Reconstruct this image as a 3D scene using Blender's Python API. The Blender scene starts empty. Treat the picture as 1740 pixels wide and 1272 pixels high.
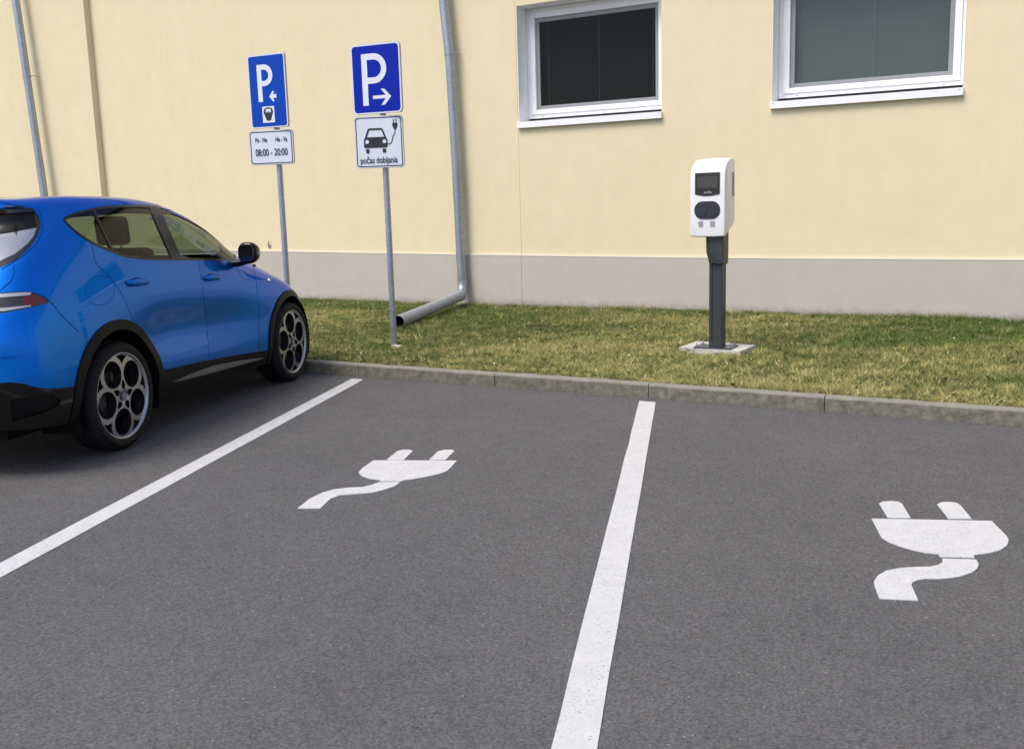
import bpy, bmesh, math, random
import numpy as np
from mathutils import Vector, Matrix
from mathutils.bvhtree import BVHTree
from mathutils.geometry import delaunay_2d_cdt
R = math.radians
S = bpy.context.scene
COL = S.collection
rng = np.random.default_rng(7)
random.seed(7)

# ------------------------------------------------------------ camera
YAW, PITCH, ROLL, CAMH = -0.5245, -0.169, -0.029, 1.539
fw = Vector((math.sin(YAW) * math.cos(PITCH), math.cos(YAW) * math.cos(PITCH), math.sin(PITCH)))
r0 = Vector((math.cos(YAW), -math.sin(YAW), 0)); u0 = r0.cross(fw)
rt = r0 * math.cos(ROLL) + u0 * math.sin(ROLL); up = -r0 * math.sin(ROLL) + u0 * math.cos(ROLL)
cd = bpy.data.cameras.new('camera'); cam = bpy.data.objects.new('camera', cd); COL.objects.link(cam)
cd.sensor_width = 36; cd.lens = 1700 / 1740 * 36; cd.clip_start = .05; cd.clip_end = 2000
m3 = Matrix((rt, up, -fw)).transposed()
cam.matrix_world = Matrix.Translation((0, 0, CAMH)) @ m3.to_4x4()
S.camera = cam

# ------------------------------------------------------------ light
SUN_EL, SUN_AZ = R(57), R(203)      # azimuth measured clockwise from +Y
w = bpy.data.worlds.new('World'); S.world = w; w.use_nodes = True
nt = w.node_tree; bg = nt.nodes['Background']
sky = nt.nodes.new('ShaderNodeTexSky'); sky.sky_type = 'NISHITA'; sky.sun_disc = False
sky.sun_elevation = SUN_EL; sky.sun_rotation = SUN_AZ
sky.air_density = .75; sky.dust_density = 3.0; sky.ozone_density = .4
nt.links.new(sky.outputs[0], bg.inputs[0]); bg.inputs[1].default_value = .14
sd = bpy.data.lights.new('sun', 'SUN'); sun = bpy.data.objects.new('sun', sd); COL.objects.link(sun)
sd.energy = 1.5; sd.angle = R(26); sd.color = (1, .955, .88)
sdir = Vector((math.sin(SUN_AZ) * math.cos(SUN_EL), math.cos(SUN_AZ) * math.cos(SUN_EL), math.sin(SUN_EL)))
sun.rotation_euler = sdir.to_track_quat('Z', 'Y').to_euler()
vs = S.view_settings; vs.view_transform = 'Standard'; vs.look = 'None'; vs.gamma = 1; vs.use_curve_mapping = False
vs.exposure = 0.60

# ------------------------------------------------------------ materials
def new_mat(name):
    m = bpy.data.materials.new(name); m.use_nodes = True
    return m, m.node_tree, m.node_tree.nodes['Principled BSDF']
def mat(name, col, rough=.5, metal=0, coat=0, noise=0, nscale=30, bump=0, bscale=80, spec=.5):
    m, t, b = new_mat(name)
    b.inputs['Roughness'].default_value = rough; b.inputs['Metallic'].default_value = metal
    b.inputs['Coat Weight'].default_value = coat; b.inputs['Coat Roughness'].default_value = .03
    b.inputs['Specular IOR Level'].default_value = spec
    tc = t.nodes.new('ShaderNodeTexCoord')
    n = t.nodes.new('ShaderNodeTexNoise'); n.inputs['Scale'].default_value = nscale; n.inputs['Detail'].default_value = 6
    t.links.new(tc.outputs['Object'], n.inputs['Vector'])
    r = t.nodes.new('ShaderNodeValToRGB')
    c = np.array(col)
    r.color_ramp.elements[0].position = .3; r.color_ramp.elements[1].position = .7
    r.color_ramp.elements[0].color = (*np.clip(c * (1 - noise), 0, 1), 1); r.color_ramp.elements[1].color = (*np.clip(c * (1 + noise), 0, 1), 1)
    t.links.new(n.outputs['Fac'], r.inputs[0]); t.links.new(r.outputs[0], b.inputs['Base Color'])
    if bump:
        n2 = t.nodes.new('ShaderNodeTexNoise'); n2.inputs['Scale'].default_value = bscale; n2.inputs['Detail'].default_value = 4
        t.links.new(tc.outputs['Object'], n2.inputs['Vector'])
        bp = t.nodes.new('ShaderNodeBump'); bp.inputs['Strength'].default_value = bump; bp.inputs['Distance'].default_value = .01
        t.links.new(n2.outputs['Fac'], bp.inputs['Height']); t.links.new(bp.outputs[0], b.inputs['Normal'])
    return m
def N(t, kind, **kw):
    n = t.nodes.new(kind)
    for k, v in kw.items():
        if k in n.inputs: n.inputs[k].default_value = v
        else: setattr(n, k, v)
    return n
def mix(t, fac, a, b, mode='MIX'):
    n = t.nodes.new('ShaderNodeMixRGB'); n.blend_type = mode
    for i, v in enumerate((fac, a, b)):
        if hasattr(v, 'links') or hasattr(v, 'is_output'): t.links.new(v, n.inputs[i])
        elif i == 0: n.inputs[0].default_value = v
        else: n.inputs[i].default_value = (*v, 1)
    return n.outputs[0]
def ramp(t, src, p0, p1, c0=(0, 0, 0), c1=(1, 1, 1)):
    r = t.nodes.new('ShaderNodeValToRGB'); e = r.color_ramp.elements
    e[0].position = p0; e[1].position = p1; e[0].color = (*c0, 1); e[1].color = (*c1, 1)
    t.links.new(src, r.inputs[0]); return r.outputs[0]
def noise(t, vec, scale, detail=4, rough=.5):
    n = N(t, 'ShaderNodeTexNoise', Scale=scale, Detail=detail, Roughness=rough)
    t.links.new(vec, n.inputs['Vector']); return n.outputs['Fac']

def asphalt_mat():
    m, t, b = new_mat('asphalt'); v = t.nodes.new('ShaderNodeTexCoord').outputs['Object']
    vor = N(t, 'ShaderNodeTexVoronoi', Scale=125.0); t.links.new(v, vor.inputs['Vector'])
    st = N(t, 'ShaderNodeRGBToBW') if False else t.nodes.new('ShaderNodeRGBToBW'); t.links.new(vor.outputs['Color'], st.inputs[0])
    c = ramp(t, st.outputs[0], .1, .95, (.070, .069, .070), (.148, .145, .147))
    fine = noise(t, v, 330, 3, .8); c = mix(t, .55, c, ramp(t, fine, .3, .72, (.50, .50, .50), (1.30, 1.30, 1.30)), 'MULTIPLY')
    spk = N(t, 'ShaderNodeTexVoronoi', Scale=48.0); t.links.new(v, spk.inputs['Vector'])
    sb = t.nodes.new('ShaderNodeRGBToBW'); t.links.new(spk.outputs['Color'], sb.inputs[0])
    k = mix(t, 1, ramp(t, sb.outputs[0], .80, .86), ramp(t, spk.outputs['Distance'], .1, .3, (1, 1, 1), (0, 0, 0)), 'MULTIPLY')
    c = mix(t, k, c, (.24, .235, .23))
    kd = mix(t, 1, ramp(t, sb.outputs[0], .15, .2, (1, 1, 1), (0, 0, 0)), ramp(t, spk.outputs['Distance'], .15, .3, (1, 1, 1), (0, 0, 0)), 'MULTIPLY')
    c = mix(t, kd, c, (.04, .04, .043))
    big = noise(t, v, .9, 6, .6); c = mix(t, .8, c, ramp(t, big, .3, .7, (.86, .86, .87), (1.12, 1.11, 1.10)), 'MULTIPLY')
    med = noise(t, v, 7, 5, .65); c = mix(t, .7, c, ramp(t, med, .3, .7, (.88, .88, .88), (1.1, 1.1, 1.1)), 'MULTIPLY')
    t.links.new(c, b.inputs['Base Color']); b.inputs['Roughness'].default_value = .82; b.inputs['Specular IOR Level'].default_value = .35
    tk = N(t, 'ShaderNodeMapping'); tk.inputs['Rotation'].default_value = (0, 0, R(-20)); tk.inputs['Scale'].default_value = (1.6, .16, 1); t.links.new(v, tk.inputs['Vector'])
    c = mix(t, .8, c, ramp(t, noise(t, tk.outputs[0], 1.1, 4, .55), .38, .66, (.90, .90, .90), (1.07, 1.07, 1.07)), 'MULTIPLY')
    spot = ramp(t, noise(t, v, 2.3, 2, .4), .70, .76); c = mix(t, mix(t, 1, spot, (.35, .35, .35), 'MULTIPLY'), c, (.06, .059, .06))
    h = mix(t, .5, st.outputs[0], fine)
    bp = N(t, 'ShaderNodeBump', Strength=.4, Distance=.003); t.links.new(h, bp.inputs['Height']); t.links.new(bp.outputs[0], b.inputs['Normal'])
    return m
def paint_mark_mat():
    m, t, b = new_mat('road_paint'); v = t.nodes.new('ShaderNodeTexCoord').outputs['Object']
    c = ramp(t, noise(t, v, 12, 5, .6), .3, .7, (.54, .54, .545), (.61, .61, .61))
    c = mix(t, .6, c, ramp(t, noise(t, v, 150, 3, .7), .3, .6, (.80, .80, .80), (1.05, 1.05, 1.05)), 'MULTIPLY')
    sp = N(t, 'ShaderNodeTexVoronoi', Scale=60.0); t.links.new(v, sp.inputs['Vector'])
    sb = t.nodes.new('ShaderNodeRGBToBW'); t.links.new(sp.outputs['Color'], sb.inputs[0])
    k = mix(t, 1, ramp(t, sb.outputs[0], .74, .80), ramp(t, sp.outputs['Distance'], .12, .30, (1, 1, 1), (0, 0, 0)), 'MULTIPLY')
    c = mix(t, k, c, (.20, .20, .20))
    wr = mix(t, 1, ramp(t, noise(t, v, 85, 4, .85), .56, .66), ramp(t, noise(t, v, 4, 4, .6), .40, .62), 'MULTIPLY'); c = mix(t, wr, c, (.20, .20, .20))
    t.links.new(c, b.inputs['Base Color']); b.inputs['Roughness'].default_value = .7
    bp = N(t, 'ShaderNodeBump', Strength=.4, Distance=.003); t.links.new(noise(t, v, 200, 3), bp.inputs['Height']); t.links.new(bp.outputs[0], b.inputs['Normal'])
    return m
def wall_mat(name, c0, c1, streak):
    m, t, b = new_mat(name); tc = t.nodes.new('ShaderNodeTexCoord'); v = tc.outputs['Object']
    c = mix(t, .5, ramp(t, noise(t, v, .8, 6, .6), .3, .7, c0, c1), ramp(t, noise(t, v, 3.2, 4, .6), .35, .65, c0, c1))
    mp = N(t, 'ShaderNodeMapping'); mp.inputs['Scale'].default_value = (6, 6, .35); t.links.new(v, mp.inputs['Vector'])
    c = mix(t, streak, c, ramp(t, noise(t, mp.outputs[0], 1.6, 5, .6), .35, .7, (.90, .89, .86), (1.03, 1.03, 1.03)), 'MULTIPLY')
    c = mix(t, .4, c, ramp(t, noise(t, v, 90, 3, .7), .3, .7, (.94, .94, .93), (1.05, 1.05, 1.05)), 'MULTIPLY')
    sx = t.nodes.new('ShaderNodeSeparateXYZ'); t.links.new(v, sx.inputs[0])
    # splash dirt close to the ground
    md = t.nodes.new('ShaderNodeMath'); md.operation = 'MULTIPLY_ADD'; t.links.new(noise(t, v, 9, 5, .7), md.inputs[0]); md.inputs[1].default_value = -.22
    t.links.new(sx.outputs['Z'], md.inputs[2])
    c = mix(t, ramp(t, md.outputs[0], .0, .10, (.55, .55, .55), (0, 0, 0)), c, (.22, .20, .16))
    t.links.new(c, b.inputs['Base Color']); b.inputs['Roughness'].default_value = .92; b.inputs['Specular IOR Level'].default_value = .2
    bp = N(t, 'ShaderNodeBump', Strength=.25, Distance=.004); t.links.new(noise(t, v, 140, 4, .7), bp.inputs['Height']); t.links.new(bp.outputs[0], b.inputs['Normal'])
    return m
def concrete_mat(name, c0, c1, low_dark=0):
    m, t, b = new_mat(name); v = t.nodes.new('ShaderNodeTexCoord').outputs['Object']
    c = ramp(t, noise(t, v, 5, 7, .65), .3, .7, c0, c1)
    c = mix(t, .7, c, ramp(t, noise(t, v, 60, 4, .75), .3, .7, (.82, .82, .82), (1.14, 1.14, 1.13)), 'MULTIPLY')
    if low_dark:
        sx = t.nodes.new('ShaderNodeSeparateXYZ'); t.links.new(v, sx.inputs[0])
        f = mix(t, 1, ramp(t, noise(t, v, 14, 6, .7), .28, .60), ramp(t, sx.outputs['Z'], .085, .112, (1, 1, 1), (.15, .15, .15)), 'MULTIPLY')  # darker olive blotches, denser below the top edge
        c = mix(t, f, c, (.120, .116, .085))
    t.links.new(c, b.inputs['Base Color']); b.inputs['Roughness'].default_value = .9
    bp = N(t, 'ShaderNodeBump', Strength=.6, Distance=.006); t.links.new(noise(t, v, 55, 6, .7), bp.inputs['Height']); t.links.new(bp.outputs[0], b.inputs['Normal'])
    return m
def galv_mat(name, col, rough, metal=.75):
    m, t, b = new_mat(name); v = t.nodes.new('ShaderNodeTexCoord').outputs['Object']
    vo = N(t, 'ShaderNodeTexVoronoi', Scale=55.0); t.links.new(v, vo.inputs['Vector']); s = t.nodes.new('ShaderNodeRGBToBW'); t.links.new(vo.outputs['Color'], s.inputs[0])
    c = np.array(col); cc = ramp(t, s.outputs[0], .1, .9, tuple(c * .82), tuple(np.minimum(c * 1.12, 1)))
    cc = mix(t, .6, cc, ramp(t, noise(t, v, 4, 6, .7), .3, .7, (.75, .76, .78), (1.1, 1.1, 1.1)), 'MULTIPLY')
    t.links.new(cc, b.inputs['Base Color']); b.inputs['Metallic'].default_value = metal
    t.links.new(ramp(t, noise(t, v, 9, 5), .3, .7, (rough - .08,) * 3, (rough + .12,) * 3), b.inputs['Roughness'])
    return m
def car_paint_mat():
    m, t, b = new_mat('blue_car_paint'); b.inputs['Specular IOR Level'].default_value = .12; b.inputs['Coat IOR'].default_value = 1.32; b.inputs['Specular Tint'].default_value = (.05, .35, 1, 1)
    g = t.nodes.new('ShaderNodeNewGeometry'); tc = t.nodes.new('ShaderNodeTexCoord')
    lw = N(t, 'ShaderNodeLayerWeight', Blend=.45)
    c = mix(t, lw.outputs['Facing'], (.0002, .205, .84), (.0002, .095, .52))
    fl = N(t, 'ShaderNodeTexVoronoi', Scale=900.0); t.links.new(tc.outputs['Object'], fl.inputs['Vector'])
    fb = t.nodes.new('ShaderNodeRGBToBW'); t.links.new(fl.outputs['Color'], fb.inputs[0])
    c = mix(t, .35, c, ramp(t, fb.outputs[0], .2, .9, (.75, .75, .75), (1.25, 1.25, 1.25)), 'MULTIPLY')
    t.links.new(c, b.inputs['Base Color'])
    b.inputs['Metallic'].default_value = .80; b.inputs['Roughness'].default_value = .34
    b.inputs['Coat Weight'].default_value = .85; b.inputs['Coat Roughness'].default_value = .02
    d = N(t, 'ShaderNodeBsdfPrincipled'); d.inputs['Base Color'].default_value = (.02, .02, .022, 1); d.inputs['Roughness'].default_value = .8
    mx = t.nodes.new('ShaderNodeMixShader'); t.links.new(g.outputs['Backfacing'], mx.inputs[0]); t.links.new(b.outputs[0], mx.inputs[1]); t.links.new(d.outputs[0], mx.inputs[2])
    t.links.new(mx.outputs[0], t.nodes['Material Output'].inputs['Surface'])
    return m
def glass_mat(name, tint, ior=1.45, rough=0.0):
    m = bpy.data.materials.new(name); m.use_nodes = True; t = m.node_tree; t.nodes.clear()
    o = t.nodes.new('ShaderNodeOutputMaterial'); tr = N(t, 'ShaderNodeBsdfTransparent'); tr.inputs[0].default_value = (*tint, 1)
    gl = N(t, 'ShaderNodeBsdfGlossy', Roughness=rough); gl.inputs[0].default_value = (1, 1, 1, 1)
    tc = t.nodes.new('ShaderNodeTexCoord'); bp = N(t, 'ShaderNodeBump', Strength=.04, Distance=.02)
    t.links.new(noise(t, tc.outputs['Object'], 1.3, 2), bp.inputs['Height']); t.links.new(bp.outputs[0], gl.inputs['Normal'])
    fr = N(t, 'ShaderNodeFresnel', IOR=ior); mx = t.nodes.new('ShaderNodeMixShader')
    ge = t.nodes.new('ShaderNodeNewGeometry'); ma = t.nodes.new('ShaderNodeMath'); ma.operation = 'MULTIPLY_ADD'   # same reflectance from both sides of the thin sheet
    t.links.new(ge.outputs['Backfacing'], ma.inputs[0]); ma.inputs[1].default_value = 1 / ior - ior; ma.inputs[2].default_value = ior; t.links.new(ma.outputs[0], fr.inputs['IOR'])
    t.links.new(fr.outputs[0], mx.inputs[0]); t.links.new(tr.outputs[0], mx.inputs[1]); t.links.new(gl.outputs[0], mx.inputs[2]); t.links.new(mx.outputs[0], o.inputs[0])
    return m
def attr_grass_mat():
    m, t, b = new_mat('grass'); a = t.nodes.new('ShaderNodeAttribute'); a.attribute_name = 'tone'
    t.links.new(a.outputs['Color'], b.inputs['Base Color']); b.inputs['Roughness'].default_value = .7; b.inputs['Specular IOR Level'].default_value = .25
    tl = N(t, 'ShaderNodeBsdfTranslucent'); t.links.new(a.outputs['Color'], tl.inputs[0])
    mx = t.nodes.new('ShaderNodeMixShader'); mx.inputs[0].default_value = .25
    t.links.new(b.outputs[0], mx.inputs[1]); t.links.new(tl.outputs[0], mx.inputs[2]); t.links.new(mx.outputs[0], t.nodes['Material Output'].inputs['Surface'])
    return m
M = dict(
    asphalt=asphalt_mat(), mark=paint_mark_mat(),
    wall=wall_mat('yellow_render', (.735, .645, .435), (.775, .685, .468), .12),
    plinth=wall_mat('grey_plinth_render', (.485, .455, .405), (.525, .49, .437), .10),
    drip=mat('cream_drip_strip', (.80, .76, .66), .6), white_trim=mat('white_trim', (.87, .87, .86), .5, noise=.04, nscale=5),
    pvc=mat('white_window_plastic', (.86, .87, .88), .35, noise=.03, nscale=4),
    gasket=mat('grey_window_bead', (.27, .29, .30), .4),
    dark_room=mat('dark_room', (.02, .02, .02), .9),
    blind=mat('dark_blind_slat', (.022, .024, .025), .6), blind2=mat('grey_green_blind', (.20, .245, .235), .8),
    cord=mat('blind_cord', (.35, .35, .34), .8),
    kerb=concrete_mat('kerb_concrete', (.235, .225, .19), (.29, .27, .235), 1),
    slab=concrete_mat('pale_concrete', (.42, .41, .39), (.58, .57, .55)),
    soil=concrete_mat('lawn_soil', (.07, .065, .03), (.15, .13, .06)),
    grass=attr_grass_mat(),
    zinc=galv_mat('zinc_pipe', (.40, .44, .48), .38), galv=galv_mat('galvanised_post', (.42, .45, .50), .42),
    grey_pipe=mat('grey_plastic_pipe', (.30, .325, .36), .45, noise=.06, nscale=6),
    hollow=mat('pipe_inside', (.01, .01, .01), .9),
    sign_blue=mat('sign_blue', (.001, .055, .40), .45, noise=.05, nscale=3, spec=.15), sign_blue_dark=mat('sign_deep_blue', (.001, .018, .34), .45, noise=.05, nscale=3, spec=.15),
    sign_white=mat('sign_white', (.70, .73, .80), .35, noise=.03, nscale=6),
    sign_black=mat('sign_black', (.015, .017, .025), .5), sign_back=mat('sign_back', (.42, .43, .44), .4, metal=.6),
    ch_white=mat('charger_white', (.82, .82, .84), .3, coat=.3, noise=.02, nscale=6),
    ch_black=mat('charger_black', (.012, .013, .015), .25, coat=.5), ch_screen=mat('charger_screen', (.055, .062, .058), .2),
    ch_dark=mat('socket_dark', (.022, .028, .04), .4), ch_post=mat('anthracite_post', (.035, .042, .048), .45, noise=.15, nscale=12),
    ch_neck=mat('dark_neck', (.025, .028, .025), .45), steel_dark=mat('dark_steel', (.10, .12, .14), .4, metal=.7), grey=mat('grey_print', (.30, .31, .33), .5),
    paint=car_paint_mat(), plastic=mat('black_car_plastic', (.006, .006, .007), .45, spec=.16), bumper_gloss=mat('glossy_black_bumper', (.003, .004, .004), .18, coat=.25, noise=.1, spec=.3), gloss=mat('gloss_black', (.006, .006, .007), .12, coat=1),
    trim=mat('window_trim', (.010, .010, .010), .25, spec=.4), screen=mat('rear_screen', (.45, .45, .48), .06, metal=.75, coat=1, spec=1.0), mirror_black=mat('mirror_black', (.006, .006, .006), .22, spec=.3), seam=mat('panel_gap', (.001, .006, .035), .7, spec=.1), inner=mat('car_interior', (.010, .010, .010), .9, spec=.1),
    seat=mat('seat_fabric', (.010, .010, .011), .8, spec=.1), headliner=mat('headliner', (.16, .155, .14), .9),
    tyre=mat('tyre_rubber', (.012, .012, .013), .7, noise=.2, nscale=20, bump=.1, bscale=120, spec=.25),
    alloy=mat('machined_alloy', (.44, .455, .49), .30, metal=.9, noise=.05, nscale=8), rimdark=mat('dark_alloy', (.03, .03, .033), .35, metal=.5),
    disc=mat('brake_disc', (.16, .155, .15), .35, metal=.9), chrome=mat('chrome', (.75, .75, .76), .12, metal=1),
    silver=mat('silver_skirt_trim', (.30, .30, .30), .35, metal=.7), red=mat('red_lamp_lens', (.13, .004, .006), .12, coat=1),
    lampin=mat('lamp_dark', (.03, .028, .03), .2, coat=1), lampwhite=mat('lamp_pale_strip', (.62, .62, .64), .15, metal=.5),
    cglass=glass_mat('car_glass', (.38, .45, .36), 1.30), cglass_dark=glass_mat('rear_screen_glass', (.09, .09, .10), 1.6),
    wglass=glass_mat('window_glass', (.80, .84, .83), 1.42), wglass_tree_refl=glass_mat('tree_reflection_glass', (.6, .63, .63), 1.22), badge=mat('badge', (.7, .72, .7), .2, metal=.8),  # one window's glass is dimmed to stand in for trees mirrored in it
    daisy=mat('pale_petals', (.70, .70, .62), .7), stone=concrete_mat('pale_stone', (.38, .36, .29), (.55, .52, .43)),
    stain=mat('brown_wall_stain', (.42, .35, .25), .8), caliper=mat('caliper', (.05, .05, .05), .4),
)

# ------------------------------------------------------------ helpers
def tag(o, label=None, cat=None, group=None, kind=None):
    if label: o['label'] = label
    if cat: o['category'] = cat
    if group: o['group'] = group
    if kind: o['kind'] = kind
    return o
def empty(name, loc=(0, 0, 0), rz=0, parent=None):
    o = bpy.data.objects.new(name, None); COL.objects.link(o); o.location = loc; o.rotation_euler = (0, 0, rz); o.parent = parent
    o.empty_display_size = .1
    return o
def link(name, me, m, parent=None, loc=(0, 0, 0), rot=(0, 0, 0)):
    o = bpy.data.objects.new(name, me); COL.objects.link(o); o.parent = parent; o.location = loc; o.rotation_euler = rot
    if m is not None and not me.materials:
        for x in (m if isinstance(m, (list, tuple)) else [m]): me.materials.append(x)
    return o
def mesh_of(name, V, F, smooth=False):
    me = bpy.data.meshes.new(name); me.from_pydata([tuple(map(float, v)) for v in V], [], [tuple(map(int, f)) for f in F]); me.update()
    if smooth: me.polygons.foreach_set('use_smooth', [True] * len(me.polygons))
    return me
class MB:
    def __init__(s): s.V = []; s.F = []; s.sm = []
    def add(s, V, F, smooth=False):
        n = len(s.V); s.V += [tuple(v) for v in V]; s.F += [tuple(i + n for i in f) for f in F]; s.sm += [smooth] * len(F); return s
    def box(s, a, b):
        x0, y0, z0 = a; x1, y1, z1 = b
        V = [(x0, y0, z0), (x1, y0, z0), (x1, y1, z0), (x0, y1, z0), (x0, y0, z1), (x1, y0, z1), (x1, y1, z1), (x0, y1, z1)]
        return s.add(V, [(0, 3, 2, 1), (4, 5, 6, 7), (0, 1, 5, 4), (1, 2, 6, 5), (2, 3, 7, 6), (3, 0, 4, 7)])
    def tube(s, pts, r, n=20, caps=True):
        pts = [Vector(p) for p in pts]; rings = []; up_ = None
        rr = r if isinstance(r, (list, tuple)) else [r] * len(pts)
        for i, p in enumerate(pts):
            d = (pts[min(i + 1, len(pts) - 1)] - pts[max(i - 1, 0)]).normalized()
            if up_ is None: up_ = Vector((1, 0, 0)) if abs(d.x) < .9 else Vector((0, 1, 0))
            a = (up_ - d * up_.dot(d)).normalized(); up_ = a; b = d.cross(a)
            rings.append([p + (a * math.cos(2 * math.pi * k / n) + b * math.sin(2 * math.pi * k / n)) * rr[i] for k in range(n)])
        V = [v for ring in rings for v in ring]; F = []
        for i in range(len(pts) - 1):
            for k in range(n): k2 = (k + 1) % n; F.append((i * n + k, i * n + k2, (i + 1) * n + k2, (i + 1) * n + k))
        s.add(V, F, True)
        if caps: s.add(rings[0], [tuple(range(n))[::-1]]); s.add(rings[-1], [tuple(range(n))])
        return s
    def build(s, name, m, parent=None, loc=(0, 0, 0), rot=(0, 0, 0), bevel=0, seg=2):
        me = mesh_of(name, s.V, s.F); me.polygons.foreach_set('use_smooth', s.sm)
        o = link(name, me, m, parent, loc, rot)
        if bevel:
            md = o.modifiers.new('bevel', 'BEVEL'); md.width = bevel; md.segments = seg; md.limit_method = 'ANGLE'; md.angle_limit = R(35)
        return o
def pip(P, poly):
    x, y = P[:, 0], P[:, 1]; q = np.asarray(poly, float); c = np.zeros(len(P), bool); j = len(q) - 1
    for i in range(len(q)):
        xi, yi = q[i]; xj, yj = q[j]
        if yi != yj: c ^= ((yi > y) != (yj > y)) & (x < (xj - xi) * (y - yi) / (yj - yi) + xi)
        j = i
    return c
def plate(loops, z0, z1):
    """even-odd filled 2D loops extruded between two heights; returns V,F and number of cap faces"""
    V2 = []; E = []
    for lp in loops:
        n = len(V2); V2 += [Vector((float(p[0]), float(p[1]))) for p in lp]; k = len(lp); E += [(n + i, n + (i + 1) % k) for i in range(k)]
    vs_, es_, fs_, _, _, _ = delaunay_2d_cdt(V2, E, [], 0, 1e-6)
    P = np.array([(v.x, v.y) for v in vs_]); F = np.array([f for f in fs_ if len(f) == 3]); c = P[F].mean(1)
    ins = np.zeros(len(F), bool)
    for lp in loops: ins ^= pip(c, lp)
    F = F[ins]; a = P[F]; cr = (a[:, 1, 0] - a[:, 0, 0]) * (a[:, 2, 1] - a[:, 0, 1]) - (a[:, 1, 1] - a[:, 0, 1]) * (a[:, 2, 0] - a[:, 0, 0])
    F[cr < 0] = F[cr < 0][:, ::-1]; n = len(P)
    V = [(p[0], p[1], z1) for p in P] + [(p[0], p[1], z0) for p in P]
    FF = [tuple(f) for f in F] + [(f[0] + n, f[2] + n, f[1] + n) for f in F]; cap = len(FF)
    cnt = {}
    for f in F:
        for i in range(3): e = (f[i], f[(i + 1) % 3]); cnt[e] = 1
    for (a_, b_) in list(cnt):
        if (b_, a_) not in cnt: FF.append((b_, a_, a_ + n, b_ + n))
    return V, FF, cap
def sheet(name, loops, z, m, parent=None, zt=None):
    V, F, cap = plate(loops, z - .0005 if zt is None else zt, z)
    return link(name, mesh_of(name, V, F), m, parent)
def face_plate(name, loops, t, m, parent, loc=(0, 0, 0)):
    """plate standing in the XZ plane, front towards -Y, thickness t"""
    V, F, cap = plate(loops, 0, t)
    return link(name, mesh_of(name, [(x, -z, y) for x, y, z in V], F), m, parent, loc)
def rrect(x0, y0, x1, y1, r, n=6):
    o = []
    for cx, cy, a in ((x1 - r, y0 + r, -90), (x1 - r, y1 - r, 0), (x0 + r, y1 - r, 90), (x0 + r, y0 + r, 180)):
        for k in range(n + 1): t = R(a + 90 * k / n); o.append((cx + r * math.cos(t), cy + r * math.sin(t)))
    return o
def circ(cx, cy, r, n=32, a0=0): return [(cx + r * math.cos(a0 + 2 * math.pi * k / n), cy + r * math.sin(a0 + 2 * math.pi * k / n)) for k in range(n)]
def curve(pts, n=8, closed=False):
    """Catmull-Rom through points"""
    P = [np.array(p, float) for p in pts]; k = len(P); out = []
    rngi = range(k) if closed else range(k - 1)
    for i in rngi:
        p0 = P[(i - 1) % k] if closed or i > 0 else P[0]; p1 = P[i]; p2 = P[(i + 1) % k]; p3 = P[(i + 2) % k] if closed or i + 2 < k else P[-1]
        for s in range(n):
            t = s / n; out.append(tuple(.5 * (2 * p1 + (p2 - p0) * t + (2 * p0 - 5 * p1 + 4 * p2 - p3) * t * t + (3 * p1 - p0 - 3 * p2 + p3) * t ** 3)))
    if not closed: out.append(tuple(P[-1]))
    return out
def text_mesh(txt, size, sx=1, bold=0, space=1):
    c = bpy.data.curves.new('t', 'FONT'); c.body = txt; c.size = size; c.align_x = 'CENTER'; c.align_y = 'CENTER'; c.extrude = .0006; c.offset = bold; c.space_character = space
    o = bpy.data.objects.new('t', c); COL.objects.link(o); dg = bpy.context.evaluated_depsgraph_get(); dg.update()
    me = bpy.data.meshes.new_from_object(o.evaluated_get(dg)); bpy.data.objects.remove(o)
    for v in me.vertices: x, y, z = v.co; v.co = (x * sx, -z, y)
    return me

# ------------------------------------------------------------ ground
YW, YK, ZG = 12.3035, 7.2228, .113
g = sheet('ground', [[(-400, -400), (400, -400), (400, YW + 40), (-400, YW + 40)]], -.05, M['soil'], zt=-.3); tag(g, kind='structure')
a = sheet('asphalt_parking_lot', [[(-60, -45), (45, -45)] + [(45 - 105 * k / 700, YK - .009 + float(rng.normal(0, .004))) for k in range(701)]], 0, M['asphalt'], zt=-.04)
tag(a, kind='structure')
lb = MB().box((-60, YK + .10, -.04), (45, YW + .2, ZG - .012)).build('lawn_ground', M['soil']); tag(lb, kind='structure')

kerb = empty('kerb', (0, YK, 0)); tag(kerb, kind='structure')
joints = [-5.822, -4.352, -2.945, -1.59]
js = joints[:]; st = 1.42
while js[0] > -26: js.insert(0, js[0] - st)
while js[-1] < 12: js.append(js[-1] + st)
for i in range(len(js) - 1):
    L = js[i + 1] - js[i] - .007
    V = []; F = []; nseg = 10; jig = rng.normal(0, .0016, (nseg + 1, 4)); dy, dz = rng.normal(0, .003, 2)
    prof = [(0, -.04), (0, .098), (.014, .1135), (.082, .1135), (.094, .104), (.094, -.04)]
    for k in range(nseg + 1):
        for q, (py, pz) in enumerate(prof):
            e = jig[k, q % 4] if 0 < k < nseg else jig[k, q % 4] * .3
            V.append((js[i] + .0035 + L * k / nseg, py + e + dy * .5, pz + (e * .7 + dz if pz > 0 else 0)))
    n = len(prof)
    for k in range(nseg):
        for q in range(n - 1): F.append((k * n + q, (k + 1) * n + q, (k + 1) * n + q + 1, k * n + q + 1))
    F.append(tuple(range(n))); F.append(tuple(nseg * n + q for q in range(n))[::-1])
    link('kerb_stone', mesh_of('kerb_stone', V, F), M['kerb'], kerb)

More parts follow.
